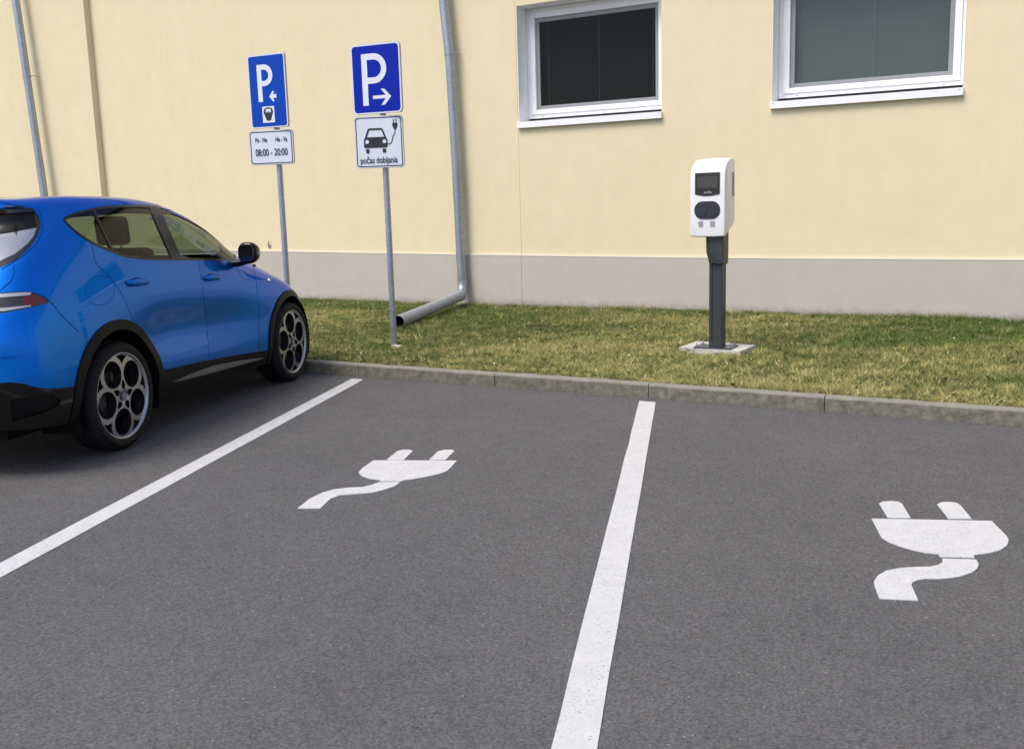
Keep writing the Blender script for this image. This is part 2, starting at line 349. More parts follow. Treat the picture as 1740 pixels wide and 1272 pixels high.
# ------------------------------------------------------------ lawn blades
def patch(x, y, seed, f):
    r = np.random.default_rng(seed); o = np.zeros_like(x)
    for k in range(14):
        a = r.uniform(0, 6.28); fr = f * r.uniform(.4, 2.4); o += np.sin((x * math.cos(a) + y * math.sin(a)) * fr + r.uniform(0, 6.28)) / (fr / f) ** .5
    return o / 3.6
def make_lawn():
    n = 640000
    y = YK + .09 + (YW - YK - .10) * rng.random(n) ** 1.15
    xl = -.86 * y - 1.3 - 3.2 * (rng.random(n) < .16) * rng.random(n); xr = -.05 * y + 1.2 + 0 * y
    x = xl + (xr - xl) * rng.random(n)
    ok = ~((np.abs(x + 3.03) < .34) & (np.abs(y - 9.19) < .25) & (rng.random(n) < .97)) & ((rng.random(n) < 1 - .75 * (patch(x, y, 11, 9) > .75)))
    x, y = x[ok], y[ok]; n = len(x)
    p1 = patch(x, y, 3, 1.3); p2 = patch(x, y, 5, 5); p3 = patch(x, y, 8, 16)
    d = (y - YK) / (YW - YK)
    p4 = patch(x, y, 21, 42); p5 = patch(x, y, 31, 95)
    dry = np.clip(.76 - .85 * d + .22 * p1 + .24 * p2 + .22 * p3 + .20 * p4 + .20 * p5 + rng.normal(0, .22, n), 0, 1)
    h = (.016 + .026 * rng.random(n)) * (1 + .2 * p2 + .25 * p4 + .25 * p5) * (1 + .5 * (d > .955)); h = np.clip(h, .010, .10)
    wd = .0022 + .0032 * rng.random(n) ** 2
    th = rng.uniform(0, 6.28, n); ln = rng.uniform(.15, 1.5, n) * h
    la = rng.uniform(0, 6.28, n)
    bx, by = np.cos(th) * wd, np.sin(th) * wd
    V = np.empty((n, 3, 3)); z0 = ZG - .014
    V[:, 0] = np.stack([x - bx, y - by, np.full(n, z0)], 1); V[:, 1] = np.stack([x + bx, y + by, np.full(n, z0)], 1)
    V[:, 2] = np.stack([x + np.cos(la) * ln, np.minimum(y + np.sin(la) * ln, YW - .002), z0 + h], 1)
    green = np.array([.070, .125, .026]); green2 = np.array([.155, .205, .055]); straw = np.array([.46, .42, .18]); brown = np.array([.17, .11, .05])
    mg = rng.random((n, 1)); gcol = green * (1 - mg) + green2 * mg
    b = (rng.random((n, 1)) < .12) * dry[:, None]
    c = gcol * (1 - dry[:, None]) + straw * dry[:, None]; c = c * (1 - b) + brown * b; c *= rng.uniform(.65, 1.35, (n, 1)) * np.clip(1 + .20 * p4 + .26 * p5, .4, 1.6)[:, None]
    col = np.ones((n, 3, 4), np.float32); col[:, :, :3] = c[:, None, :]
    me = bpy.data.meshes.new('lawn'); me.vertices.add(n * 3); me.vertices.foreach_set('co', V.astype(np.float32).ravel())
    me.loops.add(n * 3); me.loops.foreach_set('vertex_index', np.arange(n * 3, dtype=np.int32)); me.polygons.add(n)
    me.polygons.foreach_set('loop_start', np.arange(0, n * 3, 3, dtype=np.int32)); me.update(calc_edges=True)
    at = me.attributes.new('tone', 'FLOAT_COLOR', 'POINT'); at.data.foreach_set('color', col.ravel())
    o = link('lawn', me, M['grass']); tag(o, 'short patchy lawn, straw yellow by the kerb and greener at the wall', 'grass', kind='stuff')
make_lawn()
# broad weed leaves and pale petals scattered in the lawn
def weeds():
    V = []; F = []; C = []
    def leaf(x, y, a, L, W, tilt, c):
        n = len(V); ca, sa = math.cos(a), math.sin(a)
        for u, v, z in ((0, 0, 0), (L * .5, -W, L * tilt * .6), (L, 0, L * tilt), (L * .5, W, L * tilt * .6)):
            V.append((x + ca * u - sa * v, y + sa * u + ca * v, ZG + .004 + z)); C.append((*c, 1))
        F.append((n, n + 1, n + 2, n + 3))
    for _ in range(900):
        y = YK + .12 + (YW - YK - .3) * random.random(); x = -.86 * y - 1 + random.random() * (.81 * y + 2)
        big = random.random()
        for k in range(random.randint(3, 7)):
            leaf(x, y, random.random() * 6.28, .02 + .03 * big, .006 + .006 * big, random.uniform(.2, .8), random.choice([(.06, .10, .02), (.09, .13, .03), (.12, .16, .05)]))
    for _ in range(420):
        y = YK + .12 + (YW - YK - .2) * random.random(); x = -.86 * y - 1 + random.random() * (.81 * y + 2)
        leaf(x, y, random.random() * 6.28, .018 + .02 * random.random(), .006 + .006 * random.random(), .5, random.choice([(.55, .52, .38), (.45, .42, .3), (.30, .2, .12), (.6, .6, .5)]))
    me = mesh_of('weeds', V, F); at = me.attributes.new('tone', 'FLOAT_COLOR', 'POINT'); at.data.foreach_set('color', np.array(C, np.float32).ravel())
    tag(link('lawn_weeds', me, M['grass']), 'small weed rosettes and dry leaf bits scattered in the lawn', 'weeds', kind='stuff')
weeds()

def grit():
    V = []; F = []; C = []
    for i in range(2600):
        near = i < 1900
        x = random.uniform(-9, 2) if near else random.uniform(-6, 3); y = YK - .012 - abs(random.gauss(0, .035)) if near else random.uniform(1.5, YK - .1)
        s = random.uniform(.0015, .0045) * (1.3 if random.random() < .1 else 1); n = len(V); a = random.random() * 6.28
        for k in range(4): V.append((x + s * math.cos(a + k * 1.57) * random.uniform(.7, 1.3), y + s * math.sin(a + k * 1.57) * random.uniform(.7, 1.3), .001))
        V.append((x, y, s * 1.1)); F += [(n + k, n + (k + 1) % 4, n + 4) for k in range(4)]
        c_ = random.choice([(.10, .09, .07), (.18, .16, .13), (.28, .26, .22), (.05, .05, .045), (.30, .24, .10)]); C += [(*c_, 1)] * 5
    me = mesh_of('grit', V, F); at = me.attributes.new('tone', 'FLOAT_COLOR', 'POINT'); at.data.foreach_set('color', np.array(C, np.float32).ravel())
    tag(link('grit', me, M['grass']), 'loose grit and plant crumbs lying along the kerb and on the asphalt', 'grit', kind='stuff')
grit()
# ------------------------------------------------------------ painted bays
def line(xk, w_, th, y1, label):
    t = math.tan(th); n = 40; L = []; Rr = []; hw = w_ / 2 / math.cos(th)
    for k in range(n + 1):
        y = YK - .14 - (YK - .14 - y1) * k / n; x = xk - t * (YK - y)
        L.append((x - hw + rng.normal(0, .0012), y)); Rr.append((x + hw + rng.normal(0, .0012), y))
    # the near end of each line is cut square to the kerb
    o = sheet('parking_bay_line', [L + Rr[::-1]], .004, M['mark'], zt=.0005)
    tag(o, label, 'parking line', 'white parking bay lines'); return o
line(-5.775, .128, -.3403, -6, 'long white bay line running from the kerb beside the blue car')
line(-2.9474, .1293, -.3457, -6, 'white bay line running down the middle between the two plug symbols')

# symbols as measured on the ground: corner list in metres (world), smoothed where the paint is curved
def to_xy(o, a, pts): return [(o[0] + math.cos(a) * u - math.sin(a) * v, o[1] + math.sin(a) * u + math.cos(a) * v) for u, v in pts]
def plug_symbol(o, a, label, body, prongs, cable):
    root = empty('plug_symbol', (o[0], o[1], 0)); tag(root, label, 'road marking', 'painted plug symbols')
    def put(name, pts):
        q = to_xy((0, 0), a, pts); V, F, _ = plate([q], .0005, .004); link(name, mesh_of(name, V, F), M['mark'], root)
    put('plug_body', body)
    for p in prongs: put('prong', p)
    put('cable', cable)
SYM = [((-3.761, 4.761), 0.3969, 'white painted plug symbol in the bay beside the blue car, cable trailing left', [(0.0, 0.0), (0.523, 0.0), (0.518, -0.136), (0.507, -0.243), (0.475, -0.305), (0.402, -0.375), (0.339, -0.421), (0.3, -0.438), (0.283, -0.465), (0.161, -0.467), (0.155, -0.441), (0.092, -0.417), (0.034, -0.366), (0.003, -0.321), (-0.015, -0.276), (-0.02, -0.192)], [[(0.08, 0.012), (0.096, 0.236), (0.123, 0.267), (0.163, 0.272), (0.196, 0.24), (0.189, 0.013)], [(0.347, 0.015), (0.36, 0.225), (0.39, 0.266), (0.444, 0.269), (0.466, 0.234), (0.448, 0.019)]], [(0.162, -0.485), (0.286, -0.482), (0.271, -0.568), (0.224, -0.646), (0.178, -0.694), (0.097, -0.719), (0.011, -0.747), (-0.021, -0.816), (-0.023, -0.986), (-0.144, -0.989), (-0.137, -0.82), (-0.1, -0.696), (-0.053, -0.634), (0.009, -0.601), (0.09, -0.588), (0.127, -0.55)]), ((-0.831, 4.837), 0.3678, 'white painted plug symbol in the right-hand bay, right of the middle line', [(0.0, 0.0), (0.542, 0.0), (0.541, -0.216), (0.532, -0.272), (0.506, -0.34), (0.458, -0.406), (0.406, -0.445), (0.36, -0.465), (0.325, -0.479), (0.322, -0.513), (0.182, -0.514), (0.183, -0.478), (0.136, -0.466), (0.087, -0.432), (0.047, -0.391), (0.009, -0.336), (-0.01, -0.277)], [[(0.078, 0.018), (0.083, 0.25), (0.108, 0.284), (0.149, 0.297), (0.184, 0.286), (0.194, 0.252), (0.183, 0.022)], [(0.354, 0.021), (0.361, 0.254), (0.392, 0.289), (0.427, 0.299), (0.46, 0.285), (0.468, 0.244), (0.461, 0.027)]], [(0.186, -0.533), (0.322, -0.535), (0.316, -0.59), (0.295, -0.643), (0.261, -0.69), (0.208, -0.735), (0.148, -0.762), (0.107, -0.772), (0.062, -0.773), (0.029, -0.789), (0.002, -0.818), (-0.01, -0.845), (-0.021, -1.006), (-0.161, -0.998), (-0.155, -0.873), (-0.147, -0.819), (-0.119, -0.753), (-0.072, -0.693), (-0.01, -0.658), (0.059, -0.641), (0.111, -0.636), (0.153, -0.608), (0.176, -0.577)])]
for s in SYM: plug_symbol(*s)

# ------------------------------------------------------------ building
bld = empty('building', (-5, YW, 0)); tag(bld, 'yellow rendered building wall with grey plinth and two white windows', 'building')
bx, by = 5, -YW
XL, XR, ZT = -15.45, 14.0, 6.5
STEP = -6.90
wins = [(-6.885, -4.805, 2.56, 4.15), (-3.412, -1.305, 2.575, 4.15)]
def wall_piece(x0, x1, y, name, openings=(), z0=.74, z1=None, m='wall', depth=.30):
    loops = [[(x0, z0), (x1, z0), (x1, z1 or ZT), (x0, z1 or ZT)]]
    for a_, b_, c_, d_ in openings: loops.append([(a_, c_), (b_, c_), (b_, d_), (a_, d_)])
    V, F, cap = plate(loops, 0, depth)
    return link(name, mesh_of(name, [(p[0] + bx, y + depth - p[2] + by, p[1]) for p in V], F), M[m], bld)
wall_piece(STEP, XR, YW - .010, 'wall', wins, depth=.36)
wall_piece(XL, STEP - .010, YW, 'wall', depth=.36)
wall_piece(-32, XL, YW - .12, 'wall', depth=.45, z0=.88)
# plinth, its top edge rises slightly towards the left end, with a thin white drip strip
top = [(-32, 1.08), (-15.3, .950), (-11.86, .883), (-9.67, .853), (-7.16, .817), (-4.86, .792), (-3.32, .781), (-.6, .769), (14, .765)]
def topz(x): return float(np.interp(x, [p[0] for p in top], [p[1] for p in top]))
for (x0, x1, y) in ((STEP, XR, YW - .026), (XL, STEP - .010, YW - .015), (-32, XL, YW - .135)):
    xs = [x0] + [p[0] for p in top if x0 < p[0] < x1] + [x1]
    lp = [[(x0, -.05)] + [(x1, -.05)] + [(x, topz(x)) for x in xs[::-1]]]
    V, F, cap = plate(lp, 0, .012)
    link('plinth', mesh_of('plinth', [(p[0] + bx, y + .012 - p[2] + by, p[1]) for p in V], F), M['plinth'], bld)
    lp = [[(x, topz(x)) for x in xs] + [(x, topz(x) + .016) for x in xs[::-1]]]
    V, F, cap = plate(lp, 0, .014)
    link('drip_strip', mesh_of('drip_strip', [(p[0] + bx, y + .010 - p[2] + by, p[1]) for p in V], F), M['drip'], bld)
    V, F, cap = plate([[(x0, topz(x0) + .018)] + [(x, topz(x) + .018) for x in xs[1:]] + [(x1, .99), (x0, .99)]] if False else [[(x, topz(x) + .018) for x in xs] + [(x, topz(x) + .06) for x in xs[::-1]]], 0, .01)
MB().box((XL + bx - .32, -.125, -.05), (XL + bx - .0, .30, .80)).build('wall_return', M['plinth'], bld)
# wall continuation behind
MB().box((-27, 1.2, -.05), (19, 1.4, ZT)).build('rear_wall', M['dark_room'], bld)
MB().box((-27, -.16, ZT), (19, 1.4, ZT + .1)).build('sky_light_block', M['dark_room'], bld)  # unseen slab added to stop sky light falling behind the blinds
MB().box((-27, .502, -.05), (XL + bx, 1.2, ZT)).build('inner_wall', M['dark_room'], bld)

def window(x0, x1, z0, z1, blind, bmat, tint_label):
    x0 += bx; x1 += bx; yf = .25      # depth of the window frame front behind the wall face
    W = empty('window', (x0, 0, z0), 0, bld); w_ = x1 - x0; h_ = z1 - z0
    # reveal lining
    rv = MB(); t = .006
    rv.box((0.001, -.012, .0), (t, .36, h_)); rv.box((w_ - t, -.012, 0), (w_ - .001, .36, h_)); rv.box((t, -.004, h_ - t), (w_ - t, .36, h_ - .001)); rv.box((t, -.002, .001), (w_ - t, .36, .03))
    rv.build('reveal', M['white_trim'], W)
    f = MB(); a = .055; zb = .125
    def ring(mb, i0, i1, zb0, zb1, y0, y1):
        mb.box((i0, y0, zb0), (i1, y1, h_ - i0)); mb.box((w_ - i1, y0, zb0), (w_ - i0, y1, h_ - i0))
        mb.box((i1, y0, zb0), (w_ - i1, y1, zb1)); mb.box((i1, y0, h_ - i1), (w_ - i1, y1, h_ - i0))
    ring(f, .008, .062, zb, zb + .05, yf, yf + .06); f.build('frame', M['pvc'], W, bevel=.004)
    s = MB(); ring(s, .064, .142, zb + .052, zb + .115, yf - .018, yf + .05); s.build('sash', M['pvc'], W, bevel=.006)
    g_ = MB(); ring(g_, .144, .196, zb + .117, zb + .165, yf + .018, yf + .05); g_.build('glazing_bead', M['gasket'], W, bevel=.003)
    MB().box((.19, yf + .034, zb + .16), (w_ - .19, yf + .040, h_ - .19)).build('pane', M['wglass_tree_refl' if blind == 'dark' else 'wglass'], W)
    # sill: thin folded sheet with a fascia hanging over the wall face
    s = MB(); s.box((-.008, -.060, -.012), (w_ + .006, -.052, .070)); s.box((-.008, -.052, .062), (w_ + .006, yf - .02, .070)); s.box((-.008, -.052, -.012), (-.003, -.004, .062)); s.box((w_ + .001, -.052, -.012), (w_ + .006, -.004, .062))
    s.build('sill', M['pvc'], W, bevel=.002)
    MB().box((.05, yf - .004, .072), (w_ - .01, yf + .02, zb - .002)).build('sill_gap', M['hollow'], W)
    for q in (.03, w_ - .03): MB().tube([(q, -.064, .05), (q, -.058, .05)], .006, 8).build('screw_cap', M['gasket'], W)
    for q in (.22, w_ - .25): MB().box((q, yf - .004, zb + .018), (q + .035, yf + .001, zb + .024)).build('drain_slot', M['gasket'], W)
    MB().box((.02, yf + .30, zb), (w_ - .02, yf + .32, h_ - .02)).build('room_dark', M['dark_room'], W) if blind == 'dark' else None
    b = MB(); n = 0; z = zb + .17; pitch = .022 if blind == 'dark' else .020
    while z < h_ - .1:
        j = random.uniform(-.0012, .0012); y = yf + .12; tl = .0125 if blind == 'dark' else .0115
        b.add([(.17, y - .010, z - tl + j), (w_ - .17, y - .010, z - tl - j), (w_ - .17, y + .010, z + tl), (.17, y + .010, z + tl)], [(0, 1, 2, 3)])
        z += pitch
    tag(b.build('blind', M[bmat], W), kind='stuff')
    for q in ((.29, w_ * .505, w_ - .26) if blind == 'dark' else (w_ * .52,)): MB().box((q - .003, yf + .095, zb + .14), (q + .003, yf + .099, h_ - .1)).build('blind_cord', M['cord' if blind == 'dark' else 'gasket'], W)
    return W
window(*wins[0], 'dark', 'blind', '')
window(*wins[1], 'grey', 'blind2', '')

# brown stain on the wall above the plinth, given an invented raised shape
hk = empty('stain_relief', (-11.615, YW, .96)); tag(hk, 'small pale brown stain on the wall above the plinth, left of the thin sign post', 'wall_stain')
MB().tube([(0, 0, 0), (0, -.02, .01), (.0, -.03, .05), (0, -.015, .10)], [.022, .015, .009, .005], 10).build('wall_stain', M['stain'], hk)
MB().box((-.035, -.006, -.02), (.035, .0, .03)).build('stain_backing', M['stain'], hk, bevel=.003)

# ------------------------------------------------------------ drainpipes
def smooth_path(pts, n=8): return curve(pts, n)
def drainpipe(label, pts, r, clamps, joints_, low=None):
    o = empty('drainpipe', (pts[-1][0], pts[-1][1], ZG)); tag(o, label, 'drainpipe', 'zinc drainpipes on the wall')
    L = lambda P: [tuple(np.array(p) - np.array([pts[-1][0], pts[-1][1], ZG])) for p in P]
    segs = [max(p[2] for p in pts)] + sorted(joints_, reverse=True) + [pts[-1][2]]
    zs = [p[2] for p in pts][::-1]; xs = [p[0] for p in pts][::-1]; y = pts[0][1]
    X = lambda z: float(np.interp(z, zs, xs))
    for i in range(len(segs) - 1):
        zz = np.linspace(segs[i], segs[i + 1], 8); rr = r * (1 if i % 2 == 0 else .955)
        MB().tube(L([(X(z), y, z) for z in zz]), rr, 28).build('pipe_section', M['zinc'], o)
        if i: MB().tube(L([(X(segs[i] + .006), y, segs[i] + .006), (X(segs[i]), y, segs[i] - .008)]), r * 1.035, 28).build('joint_bead', M['zinc'], o)
    for z in clamps:
        c = MB(); c.tube(L([(X(z) , y, z - .014), (X(z), y, z + .014)]), r * 1.06, 28)
        c.tube(L([(X(z) + r, y, z), (X(z) + r + .03, y, z)]), .008, 8); c.tube(L([(X(z) + r + .03, y, z), (X(z) + r + .03, YW, z)]), .006, 8)
        c.build('clamp', M['zinc'], o)
    return o, L
YP = YW - .125
o, L = drainpipe('tall zinc drainpipe right of the arrow-right parking sign, kicking out over the grass', [(-8.06, YP, 6.3), (-7.962, YP, 4.234), (-7.902, YP, 3.647), (-7.852, YP, 1.938), (-7.84, YP, .858), (-7.828, YP, .46)], .070, [3.62], [3.60, 1.93, 1.62])
el = smooth_path([(-7.828, YP, .52), (-7.826, YP, .44), (-7.822, YP - .012, .375), (-7.812, YP - .045, .318), (-7.798, YP - .10, .275), (-7.778, YP - .18, .250)], 8)
MB().tube(L(el), .073, 28).build('elbow', M['zinc'], o)
pe = [(-7.788, YP - .13, .262), (-7.45, 10.86, .225), (-7.13, 9.64, .185)]
MB().tube(L(pe), .074, 28, caps=False).build('outlet_pipe', M['grey_pipe'], o)
dv = (Vector(pe[2]) - Vector(pe[1])).normalized()
MB().tube(L([tuple(Vector(pe[2]) - dv * .30), tuple(Vector(pe[2]) - dv * .001)]), .069, 28, False).tube(L([tuple(Vector(pe[2]) - dv * .30), tuple(Vector(pe[2]) - dv * .29)]), .069, 28).build('pipe_mouth', M['hollow'], o)
MB().tube(L([tuple(Vector(pe[0]) - dv * .03), tuple(Vector(pe[0]) + dv * .06)]), .080, 28).build('socket_collar', M['grey_pipe'], o)
drainpipe('grey drainpipe at the far left, dropping behind the roof of the blue car', [(-17.12, YW - .31, 6.3), (-17.01, YW - .31, 5.279), (-16.93, YW - .31, 4.06), (-16.79, YW - .31, 1.954), (-16.7, YW - .31, .3)], .068, [4.07], [4.05, 2.5])

# ------------------------------------------------------------ signs
def poly_arc(cx, cy, r, a0, a1, n=14): return [(cx + r * math.cos(R(a0 + (a1 - a0) * k / n)), cy + r * math.sin(R(a0 + (a1 - a0) * k / n))) for k in range(n + 1)]
def letter_P(x, y, h, w_, s):
    ro = h * .29; ri = ro - s * .93; cy = y + h - ro; cx = x + w_ - ro
    out = [(x, y), (x + s, y), (x + s, cy - ro)] + poly_arc(cx, cy, ro, -90, 90) + [(x, y + h)]
    inn = [(x + s, cy - ri)] + poly_arc(cx, cy, ri, -90, 90) + [(x + s, cy + ri)]
    return [out, inn]
def board(name, parent, yaw, off, w_, z0, z1, face, border, bw, rad=.04, edge=.006):
    """sign panel with folded edge, coloured face and border; returned empty is centred at the panel bottom"""
    e = empty(name, (0, 0, z0), yaw, parent)
    h_ = z1 - z0
    face_plate('panel_back', [rrect(-w_ / 2, 0, w_ / 2, h_, rad)], .018, M['sign_back'], e, (off, -.040, 0)) if False else None
    return e, h_
def flat(name, loops, yfront, t, m, parent, off):
    return face_plate(name, loops, t, M[m], parent, (off, yfront + t, 0))
def sign_post(label, px, py, ztop, blue, plate_, rad):
    root = empty('parking_sign', (px, py, ZG)); tag(root, label, 'road sign', 'parking signs on posts')
    lean = .0
    MB().tube([(0, 0, -.05), (0, 0, ztop - ZG)], .031, 24).build('post', M['galv'], root)
    MB().tube([(0, 0, ztop - ZG), (0, 0, ztop - ZG + .012)], .034, 24).build('post_cap', M['ch_post'], root)
    return root
def panel(root, name, yaw, off, w_, z0, z1, outer, inner, edgew, rad):
    """a board: its own mesh is the folded metal tray; face sheets sit in front of it"""
    z0 -= ZG; z1 -= ZG; h_ = z1 - z0
    V, F, c = plate([rrect(-w_ / 2, 0, w_ / 2, h_, rad)], 0, .022)
    p = link(name, mesh_of(name, [(x + off, -.036 - z, y) for x, y, z in V], F), M['sign_back'], root, (0, 0, z0), (0, 0, yaw))
    flat('border', [rrect(-w_ / 2 + .003, .003, w_ / 2 - .003, h_ - .003, rad - .003)], -.0605, .002, outer, p, off)
    e = edgew
    if inner == 'line':
        flat('border_line', [rrect(-w_ / 2 + e, e, w_ / 2 - e, h_ - e, rad * .7), rrect(-w_ / 2 + e + .009, e + .009, w_ / 2 - e - .009, h_ - e - .009, rad * .55)], -.0625, .0015, 'sign_black', p, off)
    else: flat('face', [rrect(-w_ / 2 + e, e, w_ / 2 - e, h_ - e, rad * .75)], -.0625, .0015, inner, p, off)
    for zz in (h_ * .25, h_ * .75): MB().box((-.036, -.036, zz - .018), (.036, .036, zz + .018)).build('clamp', M['sign_back'], p, bevel=.004)
    return p, h_, off
YF = -.0640
# sign with arrow to the right
r2 = sign_post('blue P sign with right-pointing arrow over a white car-and-plug plate, on a post', -6.272, 8.393, 3.13, None, None, .04)
p, h_, of = panel(r2, 'blue_panel', .11, -.025, .569, 2.466, 3.147, 'sign_white', 'sign_blue_dark', .018, .045)
flat('letter', letter_P(-.160, .085, .50, .285, .064), YF, .001, 'sign_white', p, of)
flat('arrow', [[(-.045, .145), (.105, .145), (.050, .082), (.090, .082), (.166, .160), (.090, .238), (.050, .238), (.105, .177), (-.045, .177)]], YF, .001, 'sign_white', p, of)
p, h_, of = panel(r2, 'white_panel', .322, -.036, .511, 1.933, 2.445, 'sign_white', 'line', .013, .04)
cx, cz = -.035, .20
flat('car_pictogram', [[(cx - .115, cz + .0), (cx + .115, cz), (cx + .125, cz + .012), (cx + .125, cz + .075), (cx + .112, cz + .102), (cx + .080, cz + .182), (cx + .064, cz + .192), (cx - .064, cz + .192), (cx - .080, cz + .182), (cx - .112, cz + .102), (cx - .125, cz + .075), (cx - .125, cz + .012)],
     [(cx - .092, cz + .105), (cx + .092, cz + .105), (cx + .064, cz + .174), (cx - .064, cz + .174)], circ(cx - .092, cz + .062, .022, 16), circ(cx + .092, cz + .062, .022, 16)], YF, .001, 'sign_black', p, of)
for s in (-1, 1): flat('wheel_mark', [rrect(cx + s * .088 - .018, cz - .052, cx + s * .088 + .018, cz - .010, .008)], YF, .001, 'sign_black', p, of)
cab = curve([(cx + .122, cz + .035), (cx + .155, cz + .035), (cx + .175, cz + .07), (cx + .185, cz + .105), (cx + .205, cz + .14), (cx + .21, cz + .175)], 5)
def ribbon(pts, w_):
    P = np.array(pts); d = np.gradient(P, axis=0); d /= np.linalg.norm(d, axis=1)[:, None]; n_ = np.stack([-d[:, 1], d[:, 0]], 1) * w_ / 2
    return [tuple(q) for q in np.vstack([P + n_, (P - n_)[::-1]])]
flat('cable_mark', [ribbon(cab, .008)], YF, .001, 'sign_black', p, of)
px_, pz_ = cx + .21, cz + .175
flat('plug_mark', [[(px_ - .008, pz_ - .004), (px_ + .008, pz_ - .004), (px_ + .026, pz_ + .03), (px_ + .026, pz_ + .062), (px_ - .026, pz_ + .062), (px_ - .026, pz_ + .03)]], YF, .001, 'sign_black', p, of)
for s in (-1, 1): flat('prong_mark', [[(px_ + s * .014 - .004, pz_ + .064), (px_ + s * .014 + .004, pz_ + .064), (px_ + s * .014 + .004, pz_ + .098), (px_ + s * .014 - .004, pz_ + .098)]], YF, .001, 'sign_black', p, of)
link('lettering', text_mesh('počas dobijania', .090, .70, .0008), M['sign_black'], p, (of - .01, YF, .075))
# sign with arrow to the left
r1 = sign_post('taller blue P sign with left-pointing arrow over a plate reading 08:00 - 20:00', -7.702, 8.393, 3.16, None, None, .04)
p, h_, of = panel(r1, 'blue_panel', .075, -.044, .496, 2.416, 3.182, 'sign_white', 'sign_blue', .016, .03)
flat('letter', letter_P(-.125, .275, .385, .205, .058), YF, .001, 'sign_white', p, of)
flat('arrow', [[(.020, .325), (.072, .266), (.086, .282), (.066, .306), (.115, .306), (.115, .346), (.066, .346), (.086, .368), (.072, .384)]], YF, .001, 'sign_white', p, of)
flat('emblem_ground', [rrect(-.085, .055, .075, .225, .004)], YF, .001, 'sign_white', p, of)
em = [(-.030, .075), (.022, .075), (.058, .160), (.056, .185), (.036, .208), (.010, .213), (-.018, .213), (-.045, .208), (-.066, .185), (-.068, .160)]
comb = [(-.042, .168), (-.036, .160), (-.028, .160), (-.026, .178), (-.020, .160), (-.010, .160), (-.006, .178), (0, .160), (.008, .160), (.012, .178), (.018, .160), (.028, .160), (.032, .168), (.026, .198), (-.036, .198)]
flat('emblem', [em, comb], YF - .001, .001, 'sign_black', p, of)
p, h_, of = panel(r1, 'white_panel', .265, -.05, .519, 2.027, 2.392, 'sign_white', 'line', .013, .035)
link('lettering', text_mesh('Po - Ne', .072, .62, .0010), M['sign_black'], p, (of - .115, YF, .262))
link('lettering', text_mesh('He - Va', .072, .62, .0010), M['sign_black'], p, (of + .125, YF, .262))
link('lettering', text_mesh('08:00 - 20:00', .106, .68, .0010), M['sign_black'], p, (of + .0, YF, .128))
# pale stone lying at the foot of the arrow-right post
V = []; F = []
bm = bmesh.new(); bmesh.ops.create_icosphere(bm, subdivisions=2, radius=1)
for v in bm.verts: v.co = Vector((v.co.x * .055, v.co.y * .035, v.co.z * .02)) * (1 + .25 * math.sin(v.co.x * 7 + v.co.y * 5))
me = bpy.data.meshes.new('stone'); bm.to_mesh(me); bm.free()
tag(link('stone', me, M['stone'], None, (-6.15, 8.27, ZG + .008), (.15, .1, .4)), 'flat pale stone in the grass at the foot of the arrow-right sign post', 'stone')

# ------------------------------------------------------------ charging station
ch = empty('charging_station', (-3.03, 9.10, ZG)); tag(ch, 'white charging station on a dark post and pale concrete slab in the lawn', 'charging station')
sl = plate([[(-.327, -.086), (.289, -.181), (.308, .278), (-.31, .365)]], 0, .05)
link('slab', mesh_of('slab', [(x, y, z - .03 + .006) for x, y, z in sl[0]], sl[1]), M['slab'], ch)
f = MB(); f.box((-.20, -.235, -.03), (.06, -.15, .006)); f.box((-.10, -.27, -.03), (.10, -.22, -.002)); f.build('rough_footing', M['slab'], ch, bevel=.012)
pl = plate([[(-.175, -.115), (.19, -.125), (.185, .135), (-.18, .115)]], .027, .040)
link('base_plate', mesh_of('base_plate', [(x, y, z) for x, y, z in pl[0]], pl[1]), M['steel_dark'], ch)
for x, y in ((-.15, -.09), (.16, -.09), (-.15, .09), (.16, .10)):
    MB().tube([(x, y, .040), (x, y, .052)], .013, 6).tube([(x, y, .052), (x, y, .072)], .006, 8).build('anchor_bolt', M['galv'], ch)
MB().box((-.040, -.07, .040), (.086, .055, .95)).build('post', M['ch_post'], ch, bevel=.008, seg=3)
MB().box((-.012, -.0745, .10), (-.006, -.0705, .86)).build('post_groove', M['hollow'], ch)
# neck: wedge bracket hugging the post under the head
nk = [(-.066, 1.12), (.104, 1.14), (.104, .96), (.100, .81), (-.030, .82), (-.060, .93)]
V, F, c = plate([nk[:]], 0, .17)
link('neck', mesh_of('neck', [(x, -.10 + z, y) for x, y, z in V], [f_[::-1] for f_ in F]), M['ch_neck'], ch).modifiers.new('b', 'BEVEL').width = .012
MB().add([(-.020, -.106, 1.10), (-.020, -.106, .935), (.052, -.103, .85), (.100, -.103, .83), (.103, -.103, 1.10)], [(0, 1, 2, 3, 4)]).build('neck_front', M['ch_post'], ch)
